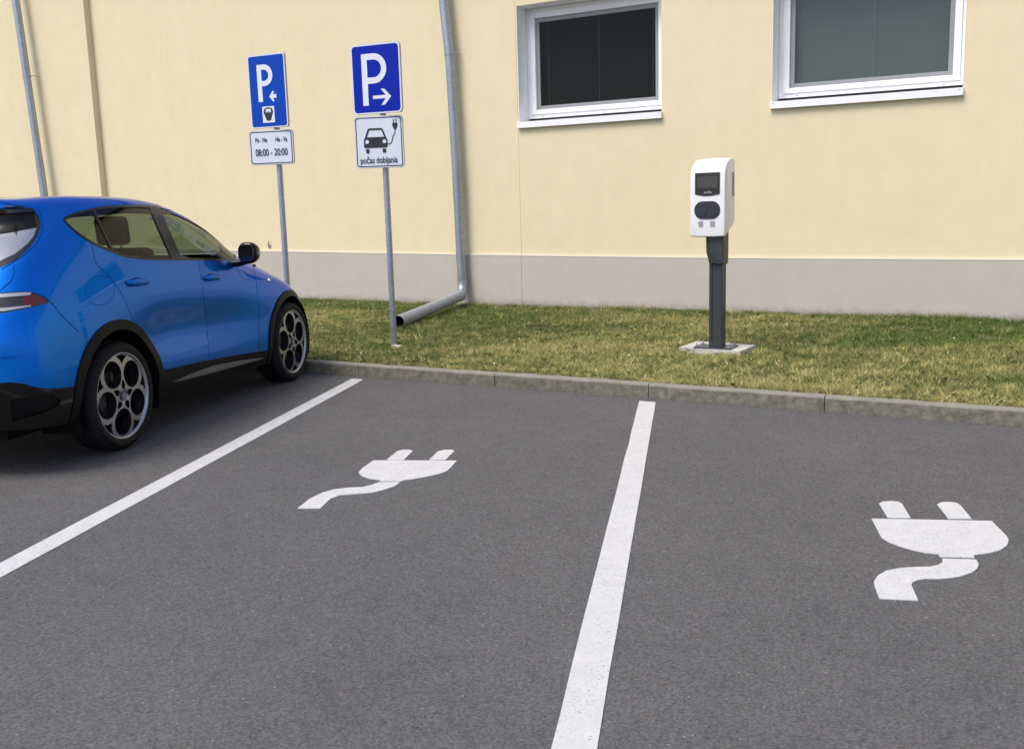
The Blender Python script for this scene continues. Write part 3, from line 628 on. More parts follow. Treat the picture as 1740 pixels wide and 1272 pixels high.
# head: side profile swept across, edges rounded
cxh = -.032; hw = .164; z_ = lambda v: v - ZG
prof = [(-.150, z_(1.195)), (-.150, z_(1.40)), (-.150, z_(1.60)), (-.148, z_(1.74)), (-.138, z_(1.785)), (-.110, z_(1.825)), (-.06, z_(1.862)), (0, z_(1.885)), (.07, z_(1.896)), (.125, z_(1.894)), (.150, z_(1.872)), (.152, z_(1.60)), (.150, z_(1.330)), (.130, z_(1.295)), (0, z_(1.238)), (-.135, z_(1.186))]
xs = [(-1, .90), (-.97, .955), (-.90, .985), (-.75, 1), (-.4, 1.008), (0, 1.012), (.4, 1.008), (.75, 1), (.90, .985), (.97, .955), (1, .90)]
V = []; F = []; n = len(prof); cy_, cz_ = 0.0, z_(1.54)
for sx, sc in xs:
    for (yy, zz) in prof:
        k = 1 - (1 - sc) * (.30 if zz > cz_ + .2 else .16) * (1 if sc < 1 else 1)
        V.append((cxh + sx * hw * (1 - .02 * max(0, (zz - z_(1.80)) / .1)), (yy - cy_) * (k if yy > -.14 else k), cz_ + (zz - cz_) * (k + (0.010 * (1 - sx * sx) if zz < cz_ - .25 else .012 * (1 - sx * sx) if zz > z_(1.83) else 0))))
for i in range(len(xs) - 1):
    for q in range(n): q2 = (q + 1) % n; F.append((i * n + q, i * n + q2, (i + 1) * n + q2, (i + 1) * n + q))
F.append(tuple(range(n))[::-1]); F.append(tuple((len(xs) - 1) * n + q for q in range(n)))
head = link('head', mesh_of('head', V, F, True), M['ch_white'], ch)
bv = head.modifiers.new('b', 'BEVEL'); bv.width = .012; bv.segments = 3; bv.limit_method = 'ANGLE'; bv.angle_limit = R(40)
def on_head(name, loops, y, t, m, par=head): return face_plate(name, loops, t, M[m], par, (cxh, y + t, 0))
bz = lambda v: v - ZG
scr = [(-.116, bz(1.765)), (.118, bz(1.765)), (.118, bz(1.572))] + [(.118 - .234 * k / 10, bz(1.572 - .016 * math.sin(math.pi * k / 10))) for k in range(1, 10)] + [(-.116, bz(1.572))]
on_head('screen_surround', [scr], -.1555, .010, 'ch_black'); on_head('display', [rrect(-.095, bz(1.628), .098, bz(1.732), .004)], -.157, .0018, 'ch_screen')
for i, (x, hh) in enumerate(((-.03, .014), (-.018, .020), (-.004, .012), (.008, .026), (.022, .018), (.034, .016))): on_head('screen_mark', [rrect(x, bz(1.578), x + .008, bz(1.578 + hh), .001)], -.157, .0018, 'grey')
on_head('socket_panel', [rrect(-.122, bz(1.348), .122, bz(1.508), .078, 14)], -.1565, .010, 'ch_dark')
for s in (-1, 1):
    q = on_head('socket_cover', [circ(s * .054, bz(1.425), .050, 32)], -.162, .006, 'ch_dark')
for x in (-.082, .030): on_head('sticker', [rrect(x, bz(1.279), x + .042, bz(1.328), .003)], -.1545, .0015, 'grey')
V, F, c = plate([rrect(.085, bz(1.548), .111, bz(1.768), .010)], 0, .008)
link('side_slot', mesh_of('side_slot', [(cxh + hw - .004 + z, x, y) for x, y, z in V], F), M['ch_black'], head)

# ------------------------------------------------------------ the blue car
# local frame: x forward from the rear axle, y to the left, z up
CAR = empty('parked_car', (-6.361, 4.078, 0), math.pi / 2 + .30)
tag(CAR, 'glossy blue compact SUV parked nose to the kerb at the left', 'car')
# body surface: 17 ribs running from the rear centre round to the nose, 11 levels from sill to roof spine; (x, half width, z)
LV = [
 # 0 sill edge
 [(-.88,0,.32),(-.87,.40,.32),(-.81,.66,.31),(-.70,.80,.30),(-.50,.86,.29),(-.25,.875,.27),(.1,.87,.26),(.5,.865,.262),(.9,.86,.265),(1.3,.86,.265),(1.7,.86,.265),(2.1,.87,.26),(2.5,.875,.25),(2.85,.85,.24),(3.16,.70,.23),(3.34,.42,.22),(3.40,0,.22)],
 # 1
 [(-.95,0,.46),(-.94,.42,.46),(-.87,.70,.455),(-.74,.84,.45),(-.51,.905,.44),(-.25,.922,.44),(.1,.915,.44),(.5,.905,.44),(.9,.90,.435),(1.3,.895,.42),(1.7,.895,.41),(2.1,.905,.40),(2.5,.915,.40),(2.86,.885,.40),(3.19,.73,.39),(3.38,.45,.38),(3.45,0,.38)],
 # 2
 [(-.97,0,.70),(-.96,.42,.70),(-.885,.70,.70),(-.755,.84,.70),(-.52,.905,.70),(-.25,.925,.70),(.1,.912,.70),(.5,.878,.70),(.9,.868,.70),(1.3,.868,.69),(1.7,.876,.68),(2.1,.898,.67),(2.5,.915,.67),(2.84,.89,.67),(3.17,.74,.66),(3.37,.46,.65),(3.45,0,.65)],
 # 3
 [(-.945,0,.93),(-.935,.40,.93),(-.865,.68,.93),(-.74,.81,.93),(-.52,.878,.93),(-.25,.90,.93),(.1,.902,.93),(.5,.892,.93),(.9,.886,.925),(1.3,.886,.915),(1.7,.888,.905),(2.1,.892,.895),(2.48,.892,.88),(2.79,.86,.85),(3.08,.72,.81),(3.26,.46,.78),(3.34,0,.77)],
 # 4 shoulder
 [(-.875,0,1.07),(-.865,.38,1.07),(-.80,.64,1.07),(-.70,.765,1.07),(-.50,.838,1.08),(-.25,.866,1.085),(.1,.880,1.085),(.5,.882,1.08),(.9,.878,1.07),(1.3,.874,1.06),(1.7,.868,1.045),(2.08,.858,1.03),(2.44,.842,1.00),(2.72,.80,.95),(2.96,.67,.90),(3.11,.43,.865),(3.18,0,.855)],
 # 5 belt / bonnet
 [(-.775,0,1.215),(-.765,.36,1.215),(-.71,.60,1.22),(-.625,.71,1.225),(-.46,.775,1.235),(-.21,.815,1.235),(.12,.842,1.225),(.5,.852,1.212),(.9,.852,1.20),(1.3,.848,1.185),(1.72,.828,1.165),(2.06,.775,1.145),(2.36,.70,1.11),(2.58,.615,1.06),(2.77,.49,1.01),(2.90,.31,.98),(2.97,0,.97)],
 # 6 mid glass / cowl
 [(-.57,0,1.40),(-.56,.33,1.40),(-.51,.52,1.41),(-.43,.62,1.42),(-.31,.685,1.425),(-.11,.73,1.43),(.16,.758,1.43),(.50,.772,1.425),(.88,.77,1.42),(1.22,.757,1.41),(1.56,.735,1.37),(1.87,.70,1.30),(2.10,.58,1.215),(2.21,.46,1.205),(2.27,.33,1.20),(2.31,.17,1.20),(2.32,0,1.20)],
 # 7 top of the side glass
 [(-.465,0,1.55),(-.455,.30,1.55),(-.405,.465,1.555),(-.315,.555,1.565),(-.17,.613,1.58),(.02,.645,1.588),(.26,.66,1.598),(.56,.665,1.603),(.86,.66,1.60),(1.10,.652,1.588),(1.32,.64,1.555),(1.50,.622,1.515),(1.58,.52,1.535),(1.63,.40,1.545),(1.66,.28,1.55),(1.68,.14,1.552),(1.69,0,1.552)],
 # 8 roof edge
 [(-.50,0,1.632),(-.49,.27,1.632),(-.435,.42,1.63),(-.335,.51,1.628),(-.17,.555,1.635),(.04,.578,1.648),(.28,.59,1.655),(.56,.592,1.657),(.82,.588,1.652),(1.02,.58,1.640),(1.18,.57,1.618),(1.29,.55,1.603),(1.34,.47,1.617),(1.37,.36,1.628),(1.39,.25,1.634),(1.40,.12,1.637),(1.41,0,1.638)],
 # 9 roof
 [(-.30,0,1.655),(-.29,.14,1.655),(-.23,.24,1.656),(-.13,.29,1.660),(.0,.32,1.668),(.16,.335,1.674),(.34,.34,1.677),(.56,.34,1.678),(.76,.335,1.675),(.92,.33,1.668),(1.03,.32,1.66),(1.10,.30,1.656),(1.13,.25,1.658),(1.15,.19,1.661),(1.165,.13,1.663),(1.17,.06,1.664),(1.175,0,1.665)],
 # 10 roof spine
 [(-.05,0,1.672),(.0,0,1.674),(.07,0,1.677),(.14,0,1.68),(.22,0,1.682),(.32,0,1.684),(.43,0,1.685),(.56,0,1.685),(.68,0,1.684),(.77,0,1.682),(.83,0,1.68),(.87,0,1.678),(.895,0,1.677),(.91,0,1.676),(.925,0,1.675),(.935,0,1.674),(.945,0,1.673)],
]
CT = np.array(LV, float).transpose(1, 0, 2)     # rib, level, xyz
CT[:, :, 2] -= .011 * np.maximum(CT[:, :, 0], 0); CT[:, :, 0] = np.where(CT[:, :, 0] > 0, CT[:, :, 0] * .985, CT[:, :, 0])
XF = 2.585                                      # front axle
CT[11:14, :4, 1] += .018
TK = np.concatenate([[0], np.cumsum(np.linalg.norm(np.diff(CT[:, 2], axis=0), axis=1))])
dv = np.linalg.norm(np.diff(CT, axis=1), axis=2)[4:12].mean(0); VK = np.concatenate([[0], np.cumsum(dv)])
def nsp_matrix(k):
    """natural cubic spline: matrix from values to second derivatives"""
    n = len(k); A = np.eye(n); B = np.zeros((n, n)); h = np.diff(k)
    for i in range(1, n - 1):
        A[i, i - 1] = h[i - 1]; A[i, i] = 2 * (h[i - 1] + h[i]); A[i, i + 1] = h[i]
        B[i, i - 1] = 6 / h[i - 1]; B[i, i] = -6 / h[i - 1] - 6 / h[i]; B[i, i + 1] = 6 / h[i]
    return np.linalg.solve(A, B)
def nsp_weights(k, D, s):
    s = np.asarray(s, float); i = np.clip(np.searchsorted(k, s) - 1, 0, len(k) - 2); h = (k[i + 1] - k[i])[:, None]
    a = (k[i + 1] - s)[:, None] / h; b = 1 - a; I = np.eye(len(k))
    return a * I[i] + b * I[i + 1] + ((a ** 3 - a) * D[i] + (b ** 3 - b) * D[i + 1]) * h * h / 6
EX = 4; n_ = len(TK)
TE = np.concatenate([-TK[EX:0:-1], TK, 2 * TK[-1] - TK[-2:-2 - EX:-1]])
DE = nsp_matrix(TE); DV = nsp_matrix(VK)
FE = np.zeros((n_ + 2 * EX, n_)); FO = np.zeros_like(FE)
for i in range(n_): FE[i + EX, i] = FO[i + EX, i] = 1
for i in range(EX): FE[i, EX - i] = 1; FO[i, EX - i] = -1; FE[n_ + EX + i, n_ - 2 - i] = 1; FO[n_ + EX + i, n_ - 2 - i] = -1
def surf(t, v):
    W_ = nsp_weights(TE, DE, t); We, Wo = W_ @ FE, W_ @ FO; Wv = nsp_weights(VK, DV, v)
    P = np.empty((len(We), 3))
    for c in range(3): P[:, c] = np.einsum('ni,ij,nj->n', Wo if c == 1 else We, CT[:, :, c], Wv)
    return P
def surf_n(t, v, e=.004):
    t, v = np.asarray(t, float), np.asarray(v, float)
    a = surf(t + e, v) - surf(t - e, v); b = surf(t, np.minimum(v + e, VK[-1])) - surf(t, np.maximum(v - e, 0)); n = np.cross(b, a)
    return n / np.maximum(np.linalg.norm(n, axis=1), 1e-9)[:, None]
GT, GV = 300, 170
gt, gv = np.linspace(0, TK[-1], GT), np.linspace(0, VK[-1], GV); tt_, vv_ = np.meshgrid(gt, gv, indexing='ij')
GP = surf(tt_.ravel(), vv_.ravel()); GTV = np.stack([tt_.ravel(), vv_.ravel()], 1)
ii, jj = np.meshgrid(np.arange(GT - 1), np.arange(GV - 1), indexing='ij'); q0 = (ii * GV + jj).ravel()
TRI = np.concatenate([np.stack([q0, q0 + GV, q0 + GV + 1], 1), np.stack([q0, q0 + GV + 1, q0 + 1], 1)])
BVH = BVHTree.FromPolygons([tuple(p) for p in GP.tolist()], TRI.tolist())
def tv_of(loc, idx):
    a, b, c = GP[TRI[idx]]; p = np.array(loc); m = np.stack([b - a, c - a], 1); w2 = np.linalg.lstsq(m, p - a, rcond=None)[0]
    A_, B_, C_ = GTV[TRI[idx]]; return A_ + (B_ - A_) * w2[0] + (C_ - A_) * w2[1]
EYE = Vector((-5.776, 4.872, 1.539))            # the traced outlines were sighted from here onto the plane y = .92
def dens(pts, closed, step=.03):
    P = [np.array(p, float) for p in pts]; out = []; k = len(P)
    for i in range(k if closed else k - 1):
        a, b = P[i], P[(i + 1) % k]; m = max(1, int(np.linalg.norm(b - a) / step)); out += [a + (b - a) * j / m for j in range(m)]
    if not closed: out.append(P[-1])
    return out
def E_(pts, closed=True, step=.03):
    out = []
    for xa, za in dens(pts, closed, step):
        d = (Vector((xa, .92, za)) - EYE).normalized(); l, n, i, _ = BVH.ray_cast(EYE, d)
        if l is None: l, n, i, _ = BVH.find_nearest(EYE + d * ((.92 + .2 - EYE.y) / d.y if False else (.70 - EYE.y) / d.y))
        out.append(tv_of(l, i))
    return out
bott = surf(gt, np.zeros(GT))
def O_(pts, closed=True, step=.025):
    out = []
    for x, z in dens(pts, closed, step):
        l, n, i, _ = BVH.ray_cast(Vector((x, 3, z)), Vector((0, -1, 0)))
        if l is None:
            k = int(np.argmin(np.abs(bott[:, 0] - x) + (bott[:, 1] < .3) * 5)); out.append(np.array([gt[k], -.04 - max(0, .25 - z) * .5]))
        else: out.append(tv_of(l, i))
    return out
def strip(tv, w_):
    P = np.array(tv); d = np.gradient(P, axis=0); d /= np.maximum(np.linalg.norm(d, axis=1), 1e-9)[:, None]; nn = np.stack([-d[:, 1], d[:, 0]], 1) * w_ / 2
    return [q for q in np.vstack([P + nn, (P - nn)[::-1]])]
def clip(poly, a, b):
    """keep the part of polygon left of a->b"""
    a, b = np.array(a, float), np.array(b, float); f = lambda p: (b[0] - a[0]) * (p[1] - a[1]) - (b[1] - a[1]) * (p[0] - a[0]); out = []
    for i in range(len(poly)):
        p, q = np.array(poly[i], float), np.array(poly[(i + 1) % len(poly)], float); fp, fq = f(p), f(q)
        if fp >= 0: out.append(tuple(p))
        if (fp >= 0) != (fq >= 0): out.append(tuple(p + (q - p) * fp / (fp - fq)))
    return out
def inset(poly, d):
    P = np.array(poly); e = np.roll(P, -1, 0) - np.roll(P, 1, 0); e /= np.maximum(np.linalg.norm(e, axis=1), 1e-9)[:, None]
    ar = np.sum(P[:, 0] * np.roll(P[:, 1], -1) - np.roll(P[:, 0], -1) * P[:, 1]); s = 1 if ar > 0 else -1
    return [tuple(p) for p in P + np.stack([-e[:, 1], e[:, 0]], 1) * d * s]
ZW, RW = .362, .362
def arch(xc, r, flat_=0, dz=0):
    return [(xc + (r + flat_) * 1.0, -.1)] + [(xc + r * math.cos(R(a)), ZW + dz + r * math.sin(R(a))) for a in range(0, 181, 6)] + [(xc - r, -.1)]
DLO = [(-.436,1.518),(-.425,1.535),(-.36,1.552),(-.294,1.565),(-.114,1.589),(.098,1.601),(.426,1.600),(.731,1.583),(.992,1.526),(1.262,1.421),(1.452,1.325),(1.617,1.228),(1.655,1.19),(1.64,1.158),(1.58,1.153),(1.24,1.174),(.875,1.199),(.502,1.222),(.293,1.243),(.142,1.265),(-.018,1.31),(-.172,1.36),(-.315,1.427),(-.401,1.483)]
DLOc = curve(DLO, 3, True); IN = inset(DLOc, .016)
pane_q = clip(IN, (.036 - .012, 1.292), (-.12 - .012, 1.551)); pane_r = clip(clip(IN, (-.12 + .012, 1.551), (.036 + .012, 1.292)), (.725, 1.20), (.475, 1.60)); pane_f = clip(IN, (.595, 1.60), (.86, 1.19))
T_ = lambda k: float(np.interp(k, range(n_), TK)); V_ = lambda k: float(np.interp(k, range(len(VK)), VK)); TM = TK[-1]
def to_centre(tv): return list(tv) + [np.array([-.0, tv[-1][1]]), np.array([-.0, tv[0][1]])]
px_ap = lambda x, y: (x, y)
surround = E_([(-.698,1.594),(-.655,1.56),(-.64,1.52),(-.645,1.485),(-.679,1.432),(-.753,1.372),(-.875,1.309),(-1.01,1.272)], False)
surround = to_centre(surround)
rscreen = [np.array([p[0] if p[0] > .09 else -.02, p[1]]) for p in inset(surround, .045)]
lampo = to_centre(E_([(-1.02,1.137),(-.83,1.128),(-.767,1.115),(-.723,1.100),(-.668,1.078),(-.640,1.056),(-.655,1.043),(-.703,1.036),(-.826,1.030),(-1.02,1.025)], False))
lampr = E_([(-.86,1.100),(-.78,1.108),(-.735,1.097),(-.68,1.074),(-.658,1.058),(-.70,1.046),(-.86,1.040)])
lampw = to_centre(E_([(-1.02,1.131),(-.83,1.122),(-.78,1.114),(-.80,1.102),(-1.02,1.110)], False))
lampg = to_centre(E_([(-1.02,1.052),(-.80,1.045),(-.80,1.037),(-1.02,1.034)], False))
bl = E_([(-1.16,.655),(-1.04,.64),(-.939,.615),(-.85,.58),(-.798,.562),(-.668,.535),(-.514,.518),(-.42,.51)], False)
bumper_low = list(bl) + [np.array([bl[-1][0], -.05]), np.array([-.02, -.05]), np.array([-.02, bl[0][1]])]
sk = E_([(.40,.452),(.545,.450),(1.0,.430),(1.5,.400),(2.19,.345),(2.30,.335)], False)
skirt = list(sk) + [np.array([sk[-1][0], -.05]), np.array([sk[0][0], -.05])]
flow = [(T_(12.4), -.05), (TM + .02, -.05), (TM + .02, V_(.75)), (T_(12.4), V_(.62))]
sil = E_([(.583,.350),(.80,.366),(1.10,.373),(1.236,.369),(1.60,.345),(1.942,.312),(1.998,.300),(1.60,.312),(1.179,.323),(.80,.336)])
REG = {}                                         # name -> list of (t,v) polygons, first match wins
REG['hole'] = [O_(arch(0, .438)), O_(arch(XF, .425, 0, -.015))]
REG['pane_quarter'] = [E_(pane_q)]; REG['pane_rear'] = [E_(pane_r)]; REG['pane_front'] = [E_(pane_f)]
REG['trim'] = [E_(DLOc)]
REG['clad_r'] = [O_(arch(0, .503))]; REG['clad_f'] = [O_(arch(XF, .480, 0, -.015))]
seams = [
 (E_([(-.185,1.368),(-.170,1.25),(-.125,1.21),(-.04,1.155),(.03,1.09),(.085,1.015),(.165,.86)], False), .0055),
 (E_([(1.070,1.20),(1.080,1.15),(1.099,.973),(1.117,.702),(1.121,.43)], False), .0055),
 (E_([(1.885,1.165),(1.93,1.10),(1.965,1.0),(1.985,.85),(1.975,.62),(1.94,.36)], False), .0055),
 (E_([(-.78,1.29),(-.70,1.21),(-.60,1.09),(-.555,.967),(-.50,.915),(-.40,.83)], False), .006) if False else (E_([(-.64,1.056),(-.60,1.02),(-.555,.967),(-.50,.92),(-.40,.84)], False), .006),
 (E_([(-.66,1.605),(-.650,1.59),(-.632,1.55),(-.625,1.50),(-.635,1.45),(-.70,1.385),(-.82,1.325),(-1.0,1.262)], False), .006),
 (E_([(-.905,1.275),(-.90,1.235),(-.94,1.19),(-1.04,1.145)], False), .005),
]
capc = [(-.145 + .150 * math.cos(a), 1.070 + .093 * math.sin(a)) for a in np.linspace(0, 2 * math.pi, 40, endpoint=False)]
seams.append((E_(capc + [capc[0]], False), .0028))
seams.append(([np.array([t, V_(4.55)]) for t in np.linspace(T_(12.2), TM + .02, 30)], .006))     # bonnet shut line, front
for k_, (a, b) in enumerate(seams): REG['seam%d' % k_] = [strip(a, b)]
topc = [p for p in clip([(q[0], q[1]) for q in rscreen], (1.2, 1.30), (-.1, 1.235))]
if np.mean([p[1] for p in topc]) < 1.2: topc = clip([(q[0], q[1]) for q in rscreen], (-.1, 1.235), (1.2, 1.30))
REG['spoiler_refl'] = [topc]; REG['screen_glass'] = [rscreen]; REG['surround'] = [surround]
REG['lamp_strip'] = [lampw]; REG['lamp_strip2'] = [lampg]; REG['lamp_red'] = [lampr]; REG['lamp'] = [lampo]
REG['silver'] = [sil]
fog = E_([(-1.05,.545),(-.86,.53),(-.70,.50),(-.63,.455),(-.66,.43),(-.80,.415),(-1.05,.42)])
REG['bumper_recess'] = [fog]
REG['bumper_lower'] = [bumper_low]
REG['skirt'] = [skirt]; REG['front_skirt'] = [flow]
REG['windscreen'] = [[(T_(11.25), V_(6) + .05), (T_(11.9), V_(6) + .02), (T_(13), V_(6) + .012), (TM + .02, V_(6) + .012), (TM + .02, V_(7) + .03), (T_(12), V_(7) + .02), (T_(11.35), V_(7) + .0), (T_(11.25), V_(6.6))]]
REG['cowl'] = [[(T_(11.7), V_(6) - .05), (TM + .02, V_(6) - .05), (TM + .02, V_(6) + .013), (T_(12), V_(6) + .02), (T_(11.7), V_(6) + .03)]]
REG['headlight'] = [[(T_(13.3), V_(3.0)), (T_(15.1), V_(2.9)), (T_(15.1), V_(3.25)), (T_(13.9), V_(3.6)), (T_(12.9), V_(3.9))]]
REG['grille'] = [[(T_(15.0), V_(.9)), (TM + .02, V_(.8)), (TM + .02, V_(2.4)), (T_(15.3), V_(2.3)), (T_(14.9), V_(1.5))]]
REG['door_rear'] = [E_([(-.185,1.368),(-.170,1.25),(-.125,1.21),(-.04,1.155),(.03,1.09),(.085,1.015),(.165,.86),(.45,.45),(.50,.35),(1.121,.35),(1.117,.702),(1.099,.973),(1.080,1.15),(1.070,1.20),(.5,1.25),(.1,1.30)])]
REG['door_front'] = [E_([(1.070,1.20),(1.080,1.15),(1.099,.973),(1.117,.702),(1.121,.35),(1.94,.33),(1.975,.62),(1.985,.85),(1.965,1.0),(1.93,1.10),(1.885,1.165),(1.60,1.19)])]
REG['tailgate'] = [[np.array([-.02, V_(2.2)]), np.array([lampo[4][0], V_(2.2)]), np.array([lampo[4][0], V_(4)]), surround[5], surround[4], surround[3], surround[2], surround[0], np.array([-.02, surround[0][1] + .35])]]
REG['bonnet'] = [[(T_(11.9), V_(4.62)), (T_(12.2), V_(4.57)), (TM + .02, V_(4.57)), (TM + .02, V_(6) - .03), (T_(11.6), V_(6) - .03)]]
names = list(REG)
# constrained triangulation of the (t, v) chart
pts = []; edges = []
def addloop(lp):
    n0 = len(pts)
    for p in lp: pts.append((float(p[0]), float(p[1])))
    k = len(lp); edges.extend((n0 + i, n0 + (i + 1) % k) for i in range(k))
for nm in names:
    for lp in REG[nm]: addloop(lp)
addloop([(t, 0.) for t in np.linspace(0, TM, 150)] + [(TM, v) for v in np.linspace(0, VK[-1], 60)[1:]] + [(t, VK[-1]) for t in np.linspace(TM, 0, 120)[1:]] + [(0., v) for v in np.linspace(VK[-1], 0, 60)[1:-1]])
g1, g2 = np.meshgrid(np.arange(.02, TM, .038), np.arange(.018, VK[-1], .032), indexing='ij'); g2 = g2 + (np.arange(g1.shape[0]) % 2)[:, None] * .016
grid = np.stack([g1.ravel(), g2.ravel()], 1); grid = grid[grid[:, 1] < VK[-1] - .01]
bp_ = np.array(pts)
keep = np.array([np.min((bp_[:, 0] - a) ** 2 + (bp_[:, 1] - b) ** 2) > .011 ** 2 for a, b in grid]); pts += [tuple(p) for p in grid[keep].tolist()]
ov, oe, of_, _, _, _ = delaunay_2d_cdt([Vector(p) for p in pts], edges, [], 0, 1e-5)
TV = np.array([(v.x, v.y) for v in ov]); TF = np.array([f for f in of_ if len(f) == 3]); ctr = TV[TF].mean(1)
inside = (ctr[:, 0] > 0) & (ctr[:, 0] < TM) & (ctr[:, 1] > 0) & (ctr[:, 1] < VK[-1]); TF = TF[inside]; ctr = ctr[inside]
a_ = TV[TF]; ar = (a_[:, 1, 0] - a_[:, 0, 0]) * (a_[:, 2, 1] - a_[:, 0, 1]) - (a_[:, 1, 1] - a_[:, 0, 1]) * (a_[:, 2, 0] - a_[:, 0, 0])
ok = np.abs(ar) > 1e-9; TF = TF[ok]; ctr = ctr[ok]; ar = ar[ok]; TF[ar > 0] = TF[ar > 0][:, ::-1]      # outward for +w half
CLS = np.full(len(TF), 'body', dtype=object)
for nm in names[::-1]:
    m_ = np.zeros(len(TF), bool)
    for lp in REG[nm]: m_ |= pip(ctr, lp)
    CLS[m_] = nm
# order fix: windows of the trim etc. already win because they come first in REG
SP = surf(TV[:, 0], np.clip(TV[:, 1], 0, VK[-1])); SN = surf_n(TV[:, 0], np.clip(TV[:, 1], 0, VK[-1]))
def part(name, classes, m, parent, off=0., wall=0., sides=(1,), flatn=False):
    """mesh of all chart triangles in the given classes; sides: 1 = right (y<0), -1 = left"""
    sel = TF[np.isin(CLS, classes)]
    if not len(sel): return None
    used, inv = np.unique(sel, return_inverse=True); f = inv.reshape(-1, 3); P = SP[used] + SN[used] * off; Nn = SN[used]
    VV = []; FF = []; LN = []
    for s in sides:
        ms = np.array([1, -s, 1]); Pm = P * ms; Nm = Nn * ms; n0 = len(VV); VV += Pm.tolist()
        ff = f if s == 1 else f[:, ::-1]
        # w -> -y for the right side flips orientation
        ff = ff[:, ::-1] if True else ff
        for t in ff: FF.append([int(x) + n0 for x in t]); LN += [Nm[x] for x in t]
        if wall:
            es = {}
            for t in ff:
                for i in range(3): es[(int(t[i]), int(t[(i + 1) % 3]))] = 1
            Q = ((SP[used] + SN[used] * (off - wall)) * ms).tolist(); n1 = len(VV); VV += Q
            for (a, b) in list(es):
                if (b, a) in es: continue
                if abs(Pm[a][1]) < 1e-4 and abs(Pm[b][1]) < 1e-4: continue
                FF.append([b + n0, a + n0, a + n1, b + n1]); e1 = Pm[a] - Pm[b]; e2 = np.array(Q[a]) - Pm[a]; nn = np.cross(e1, e2); nn = nn / max(np.linalg.norm(nn), 1e-9); LN += [nn] * 4
    me = bpy.data.meshes.new(name); me.from_pydata(VV, [], FF); me.polygons.foreach_set('use_smooth', [True] * len(me.polygons))
    me.normals_split_custom_set([tuple(x) for x in LN]); me.update()
    return link(name, me, m, parent)
both = (1, -1)
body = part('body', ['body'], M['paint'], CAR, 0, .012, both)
part('inner_shell', [c for c in ['body'] + names if c not in ('hole', 'pane_quarter', 'pane_rear', 'pane_front', 'windscreen', 'screen_glass')], M['inner'], CAR, -.013, 0, both)
part('tailgate', ['tailgate'], M['paint'], CAR, 0, .012, both)
for k_ in range(len(seams)):
    for s in both: part('panel_gap', ['seam%d' % k_], M['seam'], CAR, -.0035, .004, (s,))
part('bonnet', ['bonnet'], M['paint'], CAR, 0, .012, both)
for s in both: part('lower_cladding', ['skirt'], M['plastic'], CAR, .006, .02, (s,))
part('front_bumper_lower', ['front_skirt'], M['plastic'], CAR, .006, .02, both)
part('rear_bumper_lower', ['bumper_lower'], M['bumper_gloss'], CAR, .006, .02, both)
for s in both: part('bumper_recess', ['bumper_recess'], M['plastic'], CAR, -.010, .01, (s,))
part('windscreen', ['windscreen'], M['cglass'], CAR, -.003, 0, both)
part('cowl', ['cowl'], M['plastic'], CAR, -.012, .004, both)
M['screen'].node_tree.nodes['Principled BSDF'].inputs['Coat IOR'].default_value = 2.2
tg = part('rear_screen', ['screen_glass'], M['screen'], CAR, -.006, .006, both)
part('painted_spoiler_reflection', ['spoiler_refl'], M['mirror_black'], CAR, -.006, .006, both)  # upper screen coloured black to imitate the spoiler mirrored in the glass
part('screen_surround', ['surround'], M['gloss'], CAR, .001, .012, both)
tlp = part('tail_lamp', ['lamp'], M['lampin'], CAR, -.004, .012, both)
for s in both: part('lamp_lens', ['lamp_red'], M['red'], tlp, .000, .006, (s,))
part('lamp_strip', ['lamp_strip'], M['lampwhite'], tlp, .001, .006, both); part('lamp_strip', ['lamp_strip2'], M['lampwhite'], tlp, .001, .006, both)
part('grille', ['grille'], M['gloss'], CAR, -.02, .01, both)
